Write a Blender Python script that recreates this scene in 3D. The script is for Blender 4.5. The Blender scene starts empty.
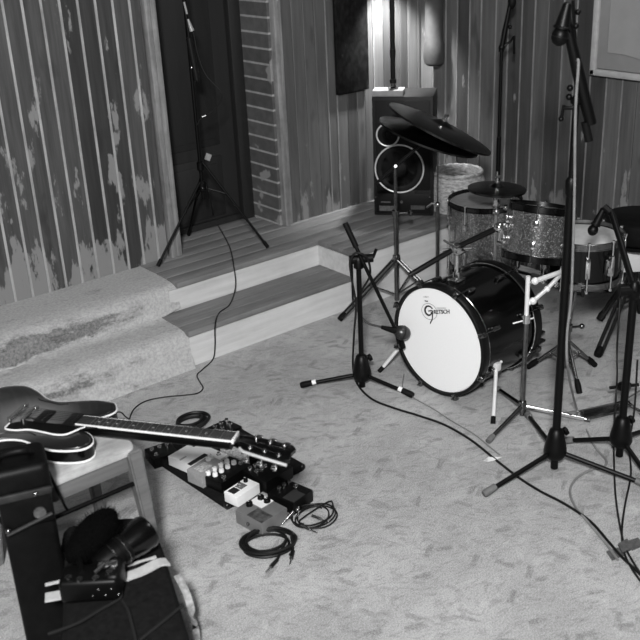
import bpy, bmesh, math, random
from mathutils import Vector, Matrix, noise
random.seed(7)
S = bpy.context.scene
COL = S.collection
PI = math.pi

# ------------------------------------------------------------------ camera, world, lights, exposure
CAM_R = Matrix(((0.7753561806, 0.2844152809, -0.5638534749),
                (-0.6299518087, 0.2853568556, -0.7223103098),
                (-0.0445366350, 0.9152482794, 0.4004211222)))
CAM_P = Vector((0, 0, 1.9)); FPX = 980.0
cd = bpy.data.cameras.new('camera'); cam = bpy.data.objects.new('camera', cd); COL.objects.link(cam)
cam.matrix_world = Matrix.Translation(CAM_P) @ CAM_R.to_4x4()
cd.sensor_width = 36; cd.lens = FPX / 640 * 36; cd.clip_start = .05; cd.clip_end = 60
cd.dof.use_dof = True; cd.dof.focus_distance = 3.9; cd.dof.aperture_fstop = 4.0
S.camera = cam
wd = bpy.data.worlds.new('world'); S.world = wd; wd.use_nodes = True
wd.node_tree.nodes['Background'].inputs[0].default_value = (1, 1, 1, 1)
wd.node_tree.nodes['Background'].inputs[1].default_value = .045
def light(name, kind, loc, target, power, size=.3, blend=.6, angle=60):
    d = bpy.data.lights.new(name, kind); o = bpy.data.objects.new(name, d); COL.objects.link(o)
    d.energy = power; o.location = loc
    if kind == 'AREA': d.shape = 'DISK'; d.size = size
    if kind in ('POINT', 'SPOT'): d.shadow_soft_size = size
    if kind == 'SPOT': d.spot_size = math.radians(angle); d.spot_blend = blend
    o.rotation_euler = (Vector(target) - Vector(loc)).to_track_quat('-Z', 'Y').to_euler()
    return o
light('ceiling_lamp_light', 'AREA', (-.7, -.6, 2.95), (2.3, 2.2, .1), 330, .4)
light('far_floor_fill', 'AREA', (3.0, 1.6, 2.9), (2.4, 2.2, 0), 16, .8)  # added fill that lifts the far floor, not a lamp of the room
vs = S.view_settings
vs.view_transform = 'Standard'; vs.look = 'None'; vs.gamma = 1; vs.exposure = 0; vs.use_curve_mapping = False

def ray(px, py): return CAM_R @ Vector((px - 320, 320 - py, -FPX))
def at(px, py, z=0.0):
    d = ray(px, py); return CAM_P + d * ((z - CAM_P.z) / d.z)
def atd(px, py, dep): return CAM_P + ray(px, py) * (dep / FPX)
def onpl(px, py, p, n):
    d = ray(px, py); n = Vector(n); return CAM_P + d * ((Vector(p) - CAM_P).dot(n) / d.dot(n))
def aty(px, py, y): return onpl(px, py, (0, y, 0), (0, 1, 0))
def atx(px, py, x): return onpl(px, py, (x, 0, 0), (1, 0, 0))
def V(*a): return Vector(a)

# ------------------------------------------------------------------ materials
def nmat(name):
    m = bpy.data.materials.new(name); m.use_nodes = True
    nt = m.node_tree; return m, nt, nt.nodes['Principled BSDF']
def N(nt, t, **kw):
    n = nt.nodes.new(t)
    for k, v in kw.items():
        if k in n.inputs: n.inputs[k].default_value = v
        else: setattr(n, k, v)
    return n
def L(nt, a, b): nt.links.new(a, b)
def g(v): return (v, v, v, 1)
def ramp(nt, fac, stops):
    r = nt.nodes.new('ShaderNodeValToRGB'); e = r.color_ramp.elements
    while len(e) < len(stops): e.new(.5)
    for i, (p, v) in enumerate(stops): e[i].position = p; e[i].color = g(v)
    L(nt, fac, r.inputs[0]); return r.outputs[0]
def coords(nt, scale=(1, 1, 1), rot=(0, 0, 0), kind='Object'):
    t = nt.nodes.new('ShaderNodeTexCoord'); m = nt.nodes.new('ShaderNodeMapping')
    m.inputs['Scale'].default_value = scale; m.inputs['Rotation'].default_value = rot
    L(nt, t.outputs[kind], m.inputs[0]); return m.outputs[0]
def noise_n(nt, vec, scale, detail=4, rough=.6):
    n = N(nt, 'ShaderNodeTexNoise', Scale=scale, Detail=detail, Roughness=rough); L(nt, vec, n.inputs['Vector']); return n.outputs['Fac']
def mixc(nt, fac, a, b, mode='MIX'):
    m = nt.nodes.new('ShaderNodeMix'); m.data_type = 'RGBA'; m.blend_type = mode
    for k, v in ((0, fac), (6, a), (7, b)):
        if hasattr(v, 'is_output'): L(nt, v, m.inputs[k])
        elif k == 0: m.inputs[0].default_value = v
        else: m.inputs[k].default_value = g(v)
    return m.outputs[2]
def math_n(nt, op, a, b=0.0):
    m = nt.nodes.new('ShaderNodeMath'); m.operation = op
    for k, v in ((0, a), (1, b)):
        if hasattr(v, 'is_output'): L(nt, v, m.inputs[k])
        else: m.inputs[k].default_value = v
    return m.outputs[0]
def bump(nt, bs, h, strength=.3, dist=.002):
    b = N(nt, 'ShaderNodeBump', Strength=strength, Distance=dist); L(nt, h, b.inputs['Height']); L(nt, b.outputs[0], bs.inputs['Normal'])
def simple(name, v, rough=.5, metal=0.0, spec=.5, var=0.0, scale=30, bmp=0.0, coat=0.0):
    m, nt, bs = nmat(name)
    bs.inputs['Base Color'].default_value = g(v); bs.inputs['Roughness'].default_value = rough
    bs.inputs['Metallic'].default_value = metal; bs.inputs['Specular IOR Level'].default_value = spec
    bs.inputs['Coat Weight'].default_value = coat
    if var or bmp:
        f = noise_n(nt, coords(nt), scale)
        if var: L(nt, ramp(nt, f, ((.3, v * (1 - var)), (.7, v * (1 + var)))), bs.inputs['Base Color'])
        if bmp: bump(nt, bs, f, bmp)
    return m
BLACK = simple('black_enamel', .002, .42, spec=.16)
BLACKM = simple('black_steel', .008, .3, metal=.3, spec=.4)
RUBBER = simple('rubber', .004, .6, spec=.1, var=.3)
GREYRUB = simple('grey_rubber', .11, .7, var=.3)
CHROME = simple('chrome', .75, .14, metal=1, var=.1, scale=60)
CHROMED = simple('dull_chrome', .2, .25, metal=1, var=.3, scale=40)
LACQ = simple('black_lacquer', .0015, .2, spec=.35)
HOOPM = simple('black_hoop', .003, .4, spec=.3)
WHITEHEAD = simple('coated_drum_head', .82, .6, var=.02, scale=200)
GREYHEAD = simple('worn_drum_head', .2, .6, var=.15, scale=40)
SNAREHEAD = simple('coated_snare_head', .4, .6, var=.12, scale=25)
CYMB = simple('dark_bronze', .055, .32, metal=1, var=.4, scale=25)
INLAY = simple('pale_inlay', .5, .3, metal=.5)
PAPER = simple('paper', .65, .8, var=.05)
INK = simple('ink', .01, .5)
CABLE = simple('cable_black', .004, .5, spec=.3)
CABLEG = simple('cable_grey', .17, .45, var=.2)
FABRIC = simple('black_fabric', .006, .95, spec=.1, var=.4, scale=60, bmp=.4)
LEATHER = simple('black_leather', .0025, .5, spec=.12, var=.5, scale=25, bmp=.5)
BAND = simple('grey_webbing', .4, .8, var=.12, scale=90)
FUR = simple('black_fur', .001, .95, spec=.05, var=.5, scale=150, bmp=.8)
WHITEP = simple('white_enamel', .72, .35, var=.04)
GREYP = simple('grey_enamel', .25, .4, var=.15, scale=60)
SILVERP = simple('silver_enamel', .17, .4, metal=.3, var=.1)
PALEP = simple('pale_speckled_enamel', .4, .5, var=.6, scale=130)
KNOBW = simple('ivory_knob', .75, .4, var=.03)
TAPE = simple('gaffer_tape', .06, .8, var=.4, scale=70)
GREYBOX = simple('pale_grey_board', .42, .6, var=.1)
BINDING = simple('ivory_binding', .7, .4, var=.03)

def sparkle():
    m, nt, bs = nmat('silver_sparkle')
    v = N(nt, 'ShaderNodeTexVoronoi', Scale=330); L(nt, coords(nt), v.inputs['Vector'])
    sp = nt.nodes.new('ShaderNodeSeparateColor'); L(nt, v.outputs['Color'], sp.inputs[0])
    L(nt, ramp(nt, sp.outputs[0], ((0, .09), (.8, .22), (.97, .85))), bs.inputs['Base Color'])
    bs.inputs['Metallic'].default_value = .8; bs.inputs['Roughness'].default_value = .2
    bump(nt, bs, sp.outputs[1], .12, .0005)
    bs.inputs['Coat Weight'].default_value = 1.0; bs.inputs['Coat Roughness'].default_value = .12
    return m
SPARK = sparkle()
BRIGHT = simple('pale_lit_chrome', .8, .3, metal=.35, var=.05)  # chrome with its bright shine put into a pale base colour
DARKC = simple('dark_chrome', .06, .2, metal=1, var=.3)

def wood(name, lo, hi, axis='x', rough=.6, sc=1.0, stain=0.0, scratch=0.0):
    m, nt, bs = nmat(name)
    s = {'x': (2, 26, 26), 'y': (26, 2, 26), 'z': (26, 26, 2)}[axis]
    f = noise_n(nt, coords(nt, tuple(k * sc for k in s)), 1.6, 6, .65)
    c = ramp(nt, f, ((.28, lo), (.72, hi)))
    if stain:
        f2 = noise_n(nt, coords(nt, (5, 5, 5)), 1.3, 5, .7)
        c = mixc(nt, ramp(nt, f2, ((.45, 0), (.75, stain))), c, lo * .5)
    L(nt, c, bs.inputs['Base Color']); bs.inputs['Roughness'].default_value = rough
    bump(nt, bs, f, .25, .001)
    return m
DECK = wood('deck_board', .11, .2, 'x', stain=.3)
RISER = wood('riser_board', .44, .6, 'x', sc=.8, stain=.15)
CHAIRW = wood('chair_wood', .08, .15, 'x', stain=.2)
SEATW = wood('worn_seat_wood', .25, .5, 'x', sc=.6, stain=.9)
TRIMW = wood('trim_wood', .11, .3, 'z', stain=.6)
DOORM = wood('dark_door', .006, .011, 'z')
SPKM = simple('speaker_veneer', .007, .6, spec=.25, var=.3)
CONEM = simple('speaker_cone', .004, .6, spec=.2, var=.3)
FRETB = wood('rosewood', .015, .04, 'x')

def boards_mat(name, lo, hi, patch, zlow, thr, spat=.0):
    m, nt, bs = nmat(name)
    at_ = nt.nodes.new('ShaderNodeAttribute'); at_.attribute_name = 'tone'
    f = noise_n(nt, coords(nt, (30, 30, 1.6)), 1.5, 6, .65)
    c = ramp(nt, f, ((.3, lo), (.7, hi)))
    c = mixc(nt, 1, c, at_.outputs['Color'], 'MULTIPLY')
    # knots
    kn = noise_n(nt, coords(nt, (9, 9, 3.2)), 1.2, 3, .5)
    c = mixc(nt, ramp(nt, kn, ((.62, 0), (.72, .6))), c, lo * .35)
    # peeled and spattered patches, denser low down
    tc = nt.nodes.new('ShaderNodeTexCoord'); sx = nt.nodes.new('ShaderNodeSeparateXYZ'); L(nt, tc.outputs['Object'], sx.inputs[0])
    p = noise_n(nt, coords(nt, (9, 9, 3.0)), 1.25, 7, .62)
    low = nt.nodes.new('ShaderNodeMapRange'); L(nt, sx.outputs[2], low.inputs[0])
    low.inputs[1].default_value = zlow; low.inputs[2].default_value = zlow + .22; low.inputs[3].default_value = spat; low.inputs[4].default_value = 0
    mid = nt.nodes.new('ShaderNodeMapRange'); L(nt, sx.outputs[2], mid.inputs[0])
    mid.inputs[1].default_value = zlow + .35; mid.inputs[2].default_value = zlow + .95; mid.inputs[3].default_value = .06; mid.inputs[4].default_value = -.02
    q = math_n(nt, 'ADD', math_n(nt, 'ADD', p, low.outputs[0]), mid.outputs[0])
    c = mixc(nt, ramp(nt, q, ((thr, 0), (thr + .035, .9))), c, patch)
    L(nt, c, bs.inputs['Base Color']); bs.inputs['Roughness'].default_value = .6
    bump(nt, bs, f, .3, .001)
    return m
OLDB = boards_mat('stained_old_boards', .028, .075, .2, .29, .61, .12)
PINEB = boards_mat('pine_boards', .05, .095, .17, .29, .67, .1)

def floor_mat():
    m, nt, bs = nmat('flake_board_floor')
    base = ramp(nt, noise_n(nt, coords(nt), 2.2, 4, .6), ((.3, .27), (.7, .4)))
    c = base
    wv = coords(nt)
    wn = N(nt, 'ShaderNodeTexNoise', Scale=3.5, Detail=2); L(nt, wv, wn.inputs['Vector'])
    wa = nt.nodes.new('ShaderNodeVectorMath'); wa.operation = 'SCALE'; L(nt, wn.outputs['Color'], wa.inputs[0]); wa.inputs['Scale'].default_value = .22
    wb = nt.nodes.new('ShaderNodeVectorMath'); wb.operation = 'ADD'; L(nt, wv, wb.inputs[0]); L(nt, wa.outputs[0], wb.inputs[1])
    def warp(scale, rot):
        mm = nt.nodes.new('ShaderNodeMapping'); mm.inputs['Scale'].default_value = scale
        r0 = nt.nodes.new('ShaderNodeMapping'); r0.inputs['Rotation'].default_value = (0, 0, rot)
        L(nt, wb.outputs[0], r0.inputs[0]); L(nt, r0.outputs[0], mm.inputs[0]); return mm.outputs[0]
    for i, (a, sx, sy, thr, v, amt) in enumerate(((.5, 18, 80, .62, .09, .5), (-.1, 22, 110, .64, .1, .5), (1.1, 16, 70, .65, .1, .45), (.1, 22, 85, .64, .5, .4), (.8, 22, 100, .65, .5, .4))):
        f = noise_n(nt, warp((sx, sy, 1), a), 1, 3, .55)
        c = mixc(nt, ramp(nt, f, ((thr - .05, 0), (thr + .03, amt))), c, v)
    # strands: sparse flat chips lying in several directions
    for k, (rot, sx, sy, prob, val, amt) in enumerate(((.4, 9, 24, .91, .08, .8), (-.5, 8, 26, .93, .08, .8), (1.25, 8, 25, .92, .09, .7), (.1, 13, 42, .82, .12, .5), (.9, 12, 40, .85, .1, .55), (2.3, 9, 30, .84, .52, .35), (.2, 7, 20, .84, .5, .3))):
        m1 = nt.nodes.new('ShaderNodeMapping'); m1.inputs['Rotation'].default_value = (0, 0, rot); m1.inputs['Location'].default_value = (k * 3.7, k * 1.3, 0)
        m2 = nt.nodes.new('ShaderNodeMapping'); m2.inputs['Scale'].default_value = (sx, sy, 0)
        L(nt, wv, m1.inputs[0]); L(nt, m1.outputs[0], m2.inputs[0])
        vo = N(nt, 'ShaderNodeTexVoronoi', distance='CHEBYCHEV', Scale=1.0); vo.voronoi_dimensions = '2D'; L(nt, m2.outputs[0], vo.inputs['Vector'])
        s3 = nt.nodes.new('ShaderNodeSeparateColor'); L(nt, vo.outputs['Color'], s3.inputs[0])
        hit = math_n(nt, 'GREATER_THAN', s3.outputs[0], prob)
        near = ramp(nt, vo.outputs['Distance'], ((.2, amt), (.3, 0)))
        rag = ramp(nt, noise_n(nt, m2.outputs[0], 4, 3, .6), ((.35, .25), (.55, 1)))
        c = mixc(nt, math_n(nt, 'MULTIPLY', math_n(nt, 'MULTIPLY', hit, near), rag), c, val)
    big = noise_n(nt, coords(nt, (14, 14, 1), (0, 0, .4)), 1, 5, .7)
    c = mixc(nt, ramp(nt, big, ((.55, 0), (.68, .6))), c, .12)
    pat = noise_n(nt, coords(nt, (2.2, 3.4, 1), (0, 0, .5)), 1.3, 5, .65)
    c = mixc(nt, 1, c, ramp(nt, pat, ((.35, .78), (.65, 1.12))), 'MULTIPLY')
    fine = noise_n(nt, coords(nt), 260, 2, .5)
    c = mixc(nt, .42, c, ramp(nt, fine, ((.32, .05), (.68, .6))))
    L(nt, c, bs.inputs['Base Color']); bs.inputs['Roughness'].default_value = .75
    bump(nt, bs, fine, .3, .001)
    return m
FLOORM = floor_mat()

def concrete_mat():
    m, nt, bs = nmat('worn_plaster_ledge')
    f = noise_n(nt, coords(nt, (3, 9, 9)), 2.2, 8, .68)
    at_ = nt.nodes.new('ShaderNodeAttribute'); at_.attribute_name = 'tone'
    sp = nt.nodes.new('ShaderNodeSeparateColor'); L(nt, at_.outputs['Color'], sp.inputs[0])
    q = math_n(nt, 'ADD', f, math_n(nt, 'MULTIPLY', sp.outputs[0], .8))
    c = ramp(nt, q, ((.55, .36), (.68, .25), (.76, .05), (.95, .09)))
    fine = noise_n(nt, coords(nt), 90, 4, .6)
    c = mixc(nt, .3, c, ramp(nt, fine, ((.3, .1), (.7, .6))))
    L(nt, c, bs.inputs['Base Color']); bs.inputs['Roughness'].default_value = .85
    bump(nt, bs, f, .6, .006)
    return m
LEDGEM = concrete_mat()

def brick_mat():
    m, nt, bs = nmat('painted_bricks')
    t = nt.nodes.new('ShaderNodeTexCoord'); s = nt.nodes.new('ShaderNodeSeparateXYZ'); L(nt, t.outputs['Object'], s.inputs[0])
    cmb = nt.nodes.new('ShaderNodeCombineXYZ'); L(nt, s.outputs[1], cmb.inputs[0]); L(nt, s.outputs[2], cmb.inputs[1])
    b = N(nt, 'ShaderNodeTexBrick'); L(nt, cmb.outputs[0], b.inputs['Vector'])
    for k, v in (('Scale', 1), ('Mortar Size', .006), ('Brick Width', 2.0), ('Row Height', .075), ('Mortar Smooth', .3)): b.inputs[k].default_value = v
    b.inputs['Color1'].default_value = g(.055); b.inputs['Color2'].default_value = g(.085); b.inputs['Mortar'].default_value = g(.27)
    f = noise_n(nt, coords(nt), 22, 5, .6)
    c = mixc(nt, .5, b.outputs['Color'], mixc(nt, 1, b.outputs['Color'], ramp(nt, f, ((.3, .5), (.7, 1.4))), 'MULTIPLY'))
    p = noise_n(nt, coords(nt, (1, 1, 1)), 5.2, 3, .6)
    c = mixc(nt, ramp(nt, p, ((.6, 0), (.63, .9))), c, .22)
    L(nt, c, bs.inputs['Base Color']); bs.inputs['Roughness'].default_value = .85
    bump(nt, bs, b.outputs['Fac'], -.5, .004)
    return m
BRICKM = brick_mat()

def burst_mat():
    m, nt, bs = nmat('guitar_burst_lacquer')
    tc = nt.nodes.new('ShaderNodeTexCoord'); mp = nt.nodes.new('ShaderNodeMapping'); L(nt, tc.outputs['Object'], mp.inputs[0])
    ln = nt.nodes.new('ShaderNodeVectorMath'); ln.operation = 'LENGTH'
    gx = N(nt, 'ShaderNodeTexGradient', gradient_type='SPHERICAL')
    mp.inputs['Scale'].default_value = (4.6, 5.4, .5); mp.inputs['Location'].default_value = (0, 0, 0)
    L(nt, mp.outputs[0], gx.inputs[0])
    L(nt, ramp(nt, gx.outputs['Fac'], ((.0, .006), (.25, .015), (.75, .13))), bs.inputs['Base Color'])
    bs.inputs['Roughness'].default_value = .3; bs.inputs['Coat Weight'].default_value = .4
    return m
BURST = burst_mat()
def shag_mat():
    m, nt, bs = nmat('woven_straw')
    f = noise_n(nt, coords(nt, (30, 30, 90), (.4, .2, .3)), 1.2, 5, .7)
    L(nt, ramp(nt, f, ((.3, .1), (.7, .5))), bs.inputs['Base Color']); bs.inputs['Roughness'].default_value = .9
    bump(nt, bs, f, .8, .005); return m
SHAG = shag_mat()
def lampmat():
    m, nt, bs = nmat('lamp_glass'); bs.inputs['Emission Color'].default_value = g(1); bs.inputs['Emission Strength'].default_value = 12; bs.inputs['Base Color'].default_value = g(.8); return m
LAMPG = lampmat()
def poster_mat():
    m, nt, bs = nmat('dark_painting')
    f = noise_n(nt, coords(nt, (9, 9, 4)), 1.6, 6, .6)
    f2 = noise_n(nt, coords(nt, (30, 30, 18)), 1.6, 4, .6)
    c = ramp(nt, f, ((.5, .003), (.62, .007), (.72, .05)))
    c = mixc(nt, .35, c, ramp(nt, f2, ((.4, .001), (.8, .03))))
    L(nt, c, bs.inputs['Base Color']); bs.inputs['Roughness'].default_value = .6; bs.inputs['Specular IOR Level'].default_value = .12; return m
POSTERM = poster_mat()
BAGM = simple('grey_canvas', .025, .8, var=.25, scale=25, bmp=.3)
CABM = simple('cabinet_paint', .2, .6, var=.06, scale=12)
CABD = simple('cabinet_shadow_line', .1, .7)

# ------------------------------------------------------------------ mesh building
class MB:
    def __init__(s): s.bm = bmesh.new()
    def _add(s, vs, M):
        if M is not None:
            for v in vs: v.co = M @ v.co
    def box(s, c, size, M=None, bev=0.0, seg=2, rot=None):
        r = bmesh.ops.create_cube(s.bm, size=1.0)['verts']
        for v in r: v.co = Vector((v.co.x * size[0], v.co.y * size[1], v.co.z * size[2]))
        if bev:
            es = list({e for v in r for e in v.link_edges})
            rr = bmesh.ops.bevel(s.bm, geom=es, offset=bev, segments=seg, affect='EDGES', profile=.5)
            r = list({v for f in rr['faces'] for v in f.verts} | {v for v in r if v.is_valid})
        T = Matrix.Translation(Vector(c))
        if rot is not None: T = T @ rot.to_4x4()
        if M is not None: T = M @ T
        s._add(r, T); return s
    def ring_faces(s, rings, close=True, caps=True):
        n = len(rings[0])
        for a, b in zip(rings, rings[1:]):
            for i in range(n if close else n - 1):
                j = (i + 1) % n
                try: s.bm.faces.new((a[i], a[j], b[j], b[i]))
                except ValueError: pass
        if caps:
            for rg, fl in ((rings[0], True), (rings[-1], False)):
                try: s.bm.faces.new(list(reversed(rg)) if fl else rg)
                except ValueError: pass
    def tube(s, pts, r, n=10, closed=False, caps=True):
        pts = [Vector(p) for p in pts]; m = len(pts)
        rs = r if isinstance(r, (list, tuple)) else [r] * m
        rings = []; up = None
        for i, p in enumerate(pts):
            if closed: t = (pts[(i + 1) % m] - pts[i - 1])
            else: t = pts[min(i + 1, m - 1)] - pts[max(i - 1, 0)]
            t.normalize()
            if up is None: up = t.orthogonal().normalized()
            up = (up - t * up.dot(t)); up = up.normalized() if up.length > 1e-6 else t.orthogonal().normalized()
            w_ = t.cross(up)
            rings.append([s.bm.verts.new(p + (up * math.cos(2 * PI * k / n) + w_ * math.sin(2 * PI * k / n)) * rs[i]) for k in range(n)])
        if closed: rings.append(rings[0]); caps = False
        s.ring_faces(rings, True, caps); return s
    def cyl(s, a, b, r0, r1=None, n=20): return s.tube([a, b], [r0, r0 if r1 is None else r1], n)
    def lathe(s, prof, M=None, n=48, cap=True):   # prof: (radius, height)
        rings = []
        for r, z in prof:
            rings.append([s.bm.verts.new((M or Matrix()) @ Vector((r * math.cos(2 * PI * k / n), r * math.sin(2 * PI * k / n), z))) for k in range(n)])
        s.ring_faces(rings, True, cap); return s
    def sphere(s, c, r, sc=(1, 1, 1), u=20, v=14, M=None):
        q = bmesh.ops.create_uvsphere(s.bm, u_segments=u, v_segments=v, radius=r)['verts']
        T = Matrix.Translation(Vector(c))
        if M is not None: T = T @ M.to_4x4()
        T = T @ Matrix.Diagonal((*sc, 1)); s._add(q, T); return s
    def prism(s, outline, z0, z1, M=None, bev=0.0, seg=2):
        a = [s.bm.verts.new((x, y, z0)) for x, y in outline]; b = [s.bm.verts.new((x, y, z1)) for x, y in outline]
        s.ring_faces([a, b]); vs = a + b
        if bev:
            es = [e for e in s.bm.edges if (e.verts[0] in b and e.verts[1] in b) or (e.verts[0] in a and e.verts[1] in a)]
            rr = bmesh.ops.bevel(s.bm, geom=es, offset=bev, segments=seg, affect='EDGES', profile=.5)
            vs = list({v for f in rr['faces'] for v in f.verts} | {v for v in vs if v.is_valid})
        s._add(vs, M); return s
    def quad(s, *p):
        s.bm.faces.new([s.bm.verts.new(Vector(q)) for q in p]); return s
    def build(s, name, mat, parent=None, ang=38):
        bmesh.ops.recalc_face_normals(s.bm, faces=s.bm.faces)
        me = bpy.data.meshes.new(name); s.bm.to_mesh(me); s.bm.free()
        me.polygons.foreach_set('use_smooth', [True] * len(me.polygons)); me.set_sharp_from_angle(angle=math.radians(ang))
        me.materials.append(mat)
        o = bpy.data.objects.new(name, me); COL.objects.link(o)
        if parent is not None:
            me.transform(WM[parent.name].inverted()); o.parent = parent; WM[o.name] = WM[parent.name]
        else: WM[o.name] = Matrix()
        return o
WM = {}
def thing(name, label, cat, loc, group=None, M=None):
    o = bpy.data.objects.new(name, None); COL.objects.link(o); o.empty_display_size = .1
    m = M if M is not None else Matrix.Translation(Vector(loc))
    o.matrix_world = m; WM[o.name] = m.copy(); o['label'] = label; o['category'] = cat
    if group: o['group'] = group
    return o
def tag(o, label, cat, group=None, kind=None):
    # move origin to the base of the mesh
    me = o.data; n = len(me.vertices); co = [v.co for v in me.vertices]
    b = Vector((sum(c.x for c in co) / n, sum(c.y for c in co) / n, min(c.z for c in co)))
    me.transform(Matrix.Translation(-b)); o.location = b; WM[o.name] = Matrix.Translation(b)
    o['label'] = label; o['category'] = cat
    if group: o['group'] = group
    if kind: o['kind'] = kind
    return o
def struct(o): o['kind'] = 'structure'; return o
def spline(pts, sub=8, closed=False):
    pts = [Vector(p) for p in pts]; out = []; m = len(pts)
    rng = range(m if closed else m - 1)
    for i in rng:
        if closed: p0, p1, p2, p3 = pts[i - 1], pts[i], pts[(i + 1) % m], pts[(i + 2) % m]
        else: p0, p1, p2, p3 = pts[max(i - 1, 0)], pts[i], pts[i + 1], pts[min(i + 2, m - 1)]
        for k in range(sub):
            t = k / sub; t2 = t * t; t3 = t2 * t
            out.append(.5 * ((2 * p1) + (p2 - p0) * t + (2 * p0 - 5 * p1 + 4 * p2 - p3) * t2 + (3 * p1 - p0 - 3 * p2 + p3) * t3))
    if not closed: out.append(pts[-1])
    return out
def frame(origin, zdir, xdir=None):
    z = Vector(zdir).normalized(); x = Vector(xdir) if xdir is not None else z.orthogonal()
    x = (x - z * x.dot(z)).normalized(); y = z.cross(x)
    M = Matrix((x, y, z)).transposed().to_4x4(); M.translation = Vector(origin); return M
def rz(origin, deg): return Matrix.Translation(Vector(origin)) @ Matrix.Rotation(math.radians(deg), 4, 'Z')

# ------------------------------------------------------------------ the room
ZU, ZL = .293, .165
YB, XR = 4.0, 3.92
mb = MB(); mb.box((1.5, 1.2, -.02), (8, 7, .04)); struct(mb.build('floor', FLOORM))
# platform: deck boards run along x
mb = MB()
ys = 3.68; w = .098
y = ys + .0
while y < 4.27:
    y2 = min(y + w, 4.27)
    mb.box(((2.06 + XR) / 2, (y + y2) / 2, ZU - .0125), (XR - 2.06, y2 - y - .004, .025), bev=.002)
    y += w
y = 3.40
while y < 3.68 - .01:
    y2 = min(y + .093, 3.68)
    mb.box(((2.885 + XR) / 2, (y + y2) / 2, ZU - .0125), (XR - 2.885, y2 - y - .004, .025), bev=.002)
    y += .0933
struct(mb.build('platform_deck', DECK))
mb = MB(); mb.box(((2.07 + XR) / 2, 3.98, ZU - .014), (XR - 2.08, .57, .02)); mb.box(((2.90 + XR) / 2, 3.56, ZU - .014), (XR - 2.91, .27, .02)); struct(mb.build('platform_joist', RISER))
mb = MB()
mb.box(((2.03 + 2.885) / 2, 3.70, (ZU - .027) / 2), (2.885 - 2.03 + .03, .03, ZU - .027))
mb.box((2.90, 3.55, (ZU - .027) / 2), (.03, .27, ZU - .027))
mb.box(((2.885 + XR) / 2, 3.425, (ZU - .027) / 2), (XR - 2.885, .03, ZU - .027))
# pale nosing strips along the front edges
struct(mb.build('platform_riser', RISER))
mb = MB()
for k in range(3):
    mb.box(((1.95 + 2.885) / 2, 3.43 + .0415 + k * .083, ZL - .0125), (2.885 - 1.95, .080, .025), bev=.002)
struct(mb.build('step_deck', DECK))
mb = MB(); mb.box(((1.95 + 2.885) / 2, 3.447, (ZL - .027) / 2), (2.885 - 1.95, .03, ZL - .027)); struct(mb.build('step_riser', RISER))
# worn plaster ledge on the left: the same two steps, rounded and broken
def ledge():
    bm = bmesh.new(); tone = []
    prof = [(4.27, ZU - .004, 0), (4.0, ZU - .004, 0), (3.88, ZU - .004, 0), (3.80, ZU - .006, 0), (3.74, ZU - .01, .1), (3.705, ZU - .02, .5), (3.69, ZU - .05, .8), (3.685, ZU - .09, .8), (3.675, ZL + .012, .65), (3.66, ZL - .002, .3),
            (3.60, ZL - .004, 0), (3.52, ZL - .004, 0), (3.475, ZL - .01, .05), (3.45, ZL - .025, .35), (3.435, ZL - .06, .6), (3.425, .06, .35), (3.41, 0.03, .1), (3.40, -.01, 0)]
    rows = []; n = 130
    lay = bm.loops.layers.color.new('tone')
    for i in range(n + 1):
        x = -1.2 + (2.12 + 1.2) * i / n
        fade = max(0, min(1, (2.1 - x) / .75))        # smooth near the door, broken further left
        row = []
        # the front of the upper level rounds back at its right end
        for (yy, zz, t) in prof:
            k = .010 + .03 * (t > .2)
            d = noise.noise(Vector((x * 7, yy * 9, zz * 9))) * k * fade + noise.noise(Vector((x * 25, yy * 25, zz * 25))) * k * .4 * fade
            sag = -.045 * fade * max(0, t) * (1 if zz > ZL else .6)
            xx = x
            if yy < 3.67 and x > 1.75: xx = 1.75 + (x - 1.75) * .2 / .37
            y3 = yy + sag * .4 + d
            if 3.67 < yy < 3.9 and x > 1.75: xx = 1.75 + (x - 1.75) * (.31 + .06 * (yy - 3.67) / .23) / .37
            if yy >= 3.9: xx = x
            z3 = zz + d * .35 + (sag * .3)
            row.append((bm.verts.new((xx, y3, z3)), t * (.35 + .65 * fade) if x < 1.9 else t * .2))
        rows.append(row)
    for a, b in zip(rows, rows[1:]):
        for j in range(len(prof) - 1):
            q = (a[j], b[j], b[j + 1], a[j + 1])
            f = bm.faces.new([v for v, _ in q])
            for lp, (_, t) in zip(f.loops, q): lp[lay] = (t, t, t, 1)
    for row in (rows[0], rows[-1]):     # close both ends down to the floor
        vs = [v for v, _ in row]; e0 = bm.verts.new((vs[0].co.x, 4.27, -.01)); bm.faces.new(vs + [e0])
    bmesh.ops.recalc_face_normals(bm, faces=bm.faces)
    me = bpy.data.meshes.new('ledge'); bm.to_mesh(me); bm.free(); me.materials.append(LEDGEM)
    me.polygons.foreach_set('use_smooth', [True] * len(me.polygons)); me.set_sharp_from_angle(angle=math.radians(50))
    o = bpy.data.objects.new('plaster_ledge', me); COL.objects.link(o); struct(o)
ledge()

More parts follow.
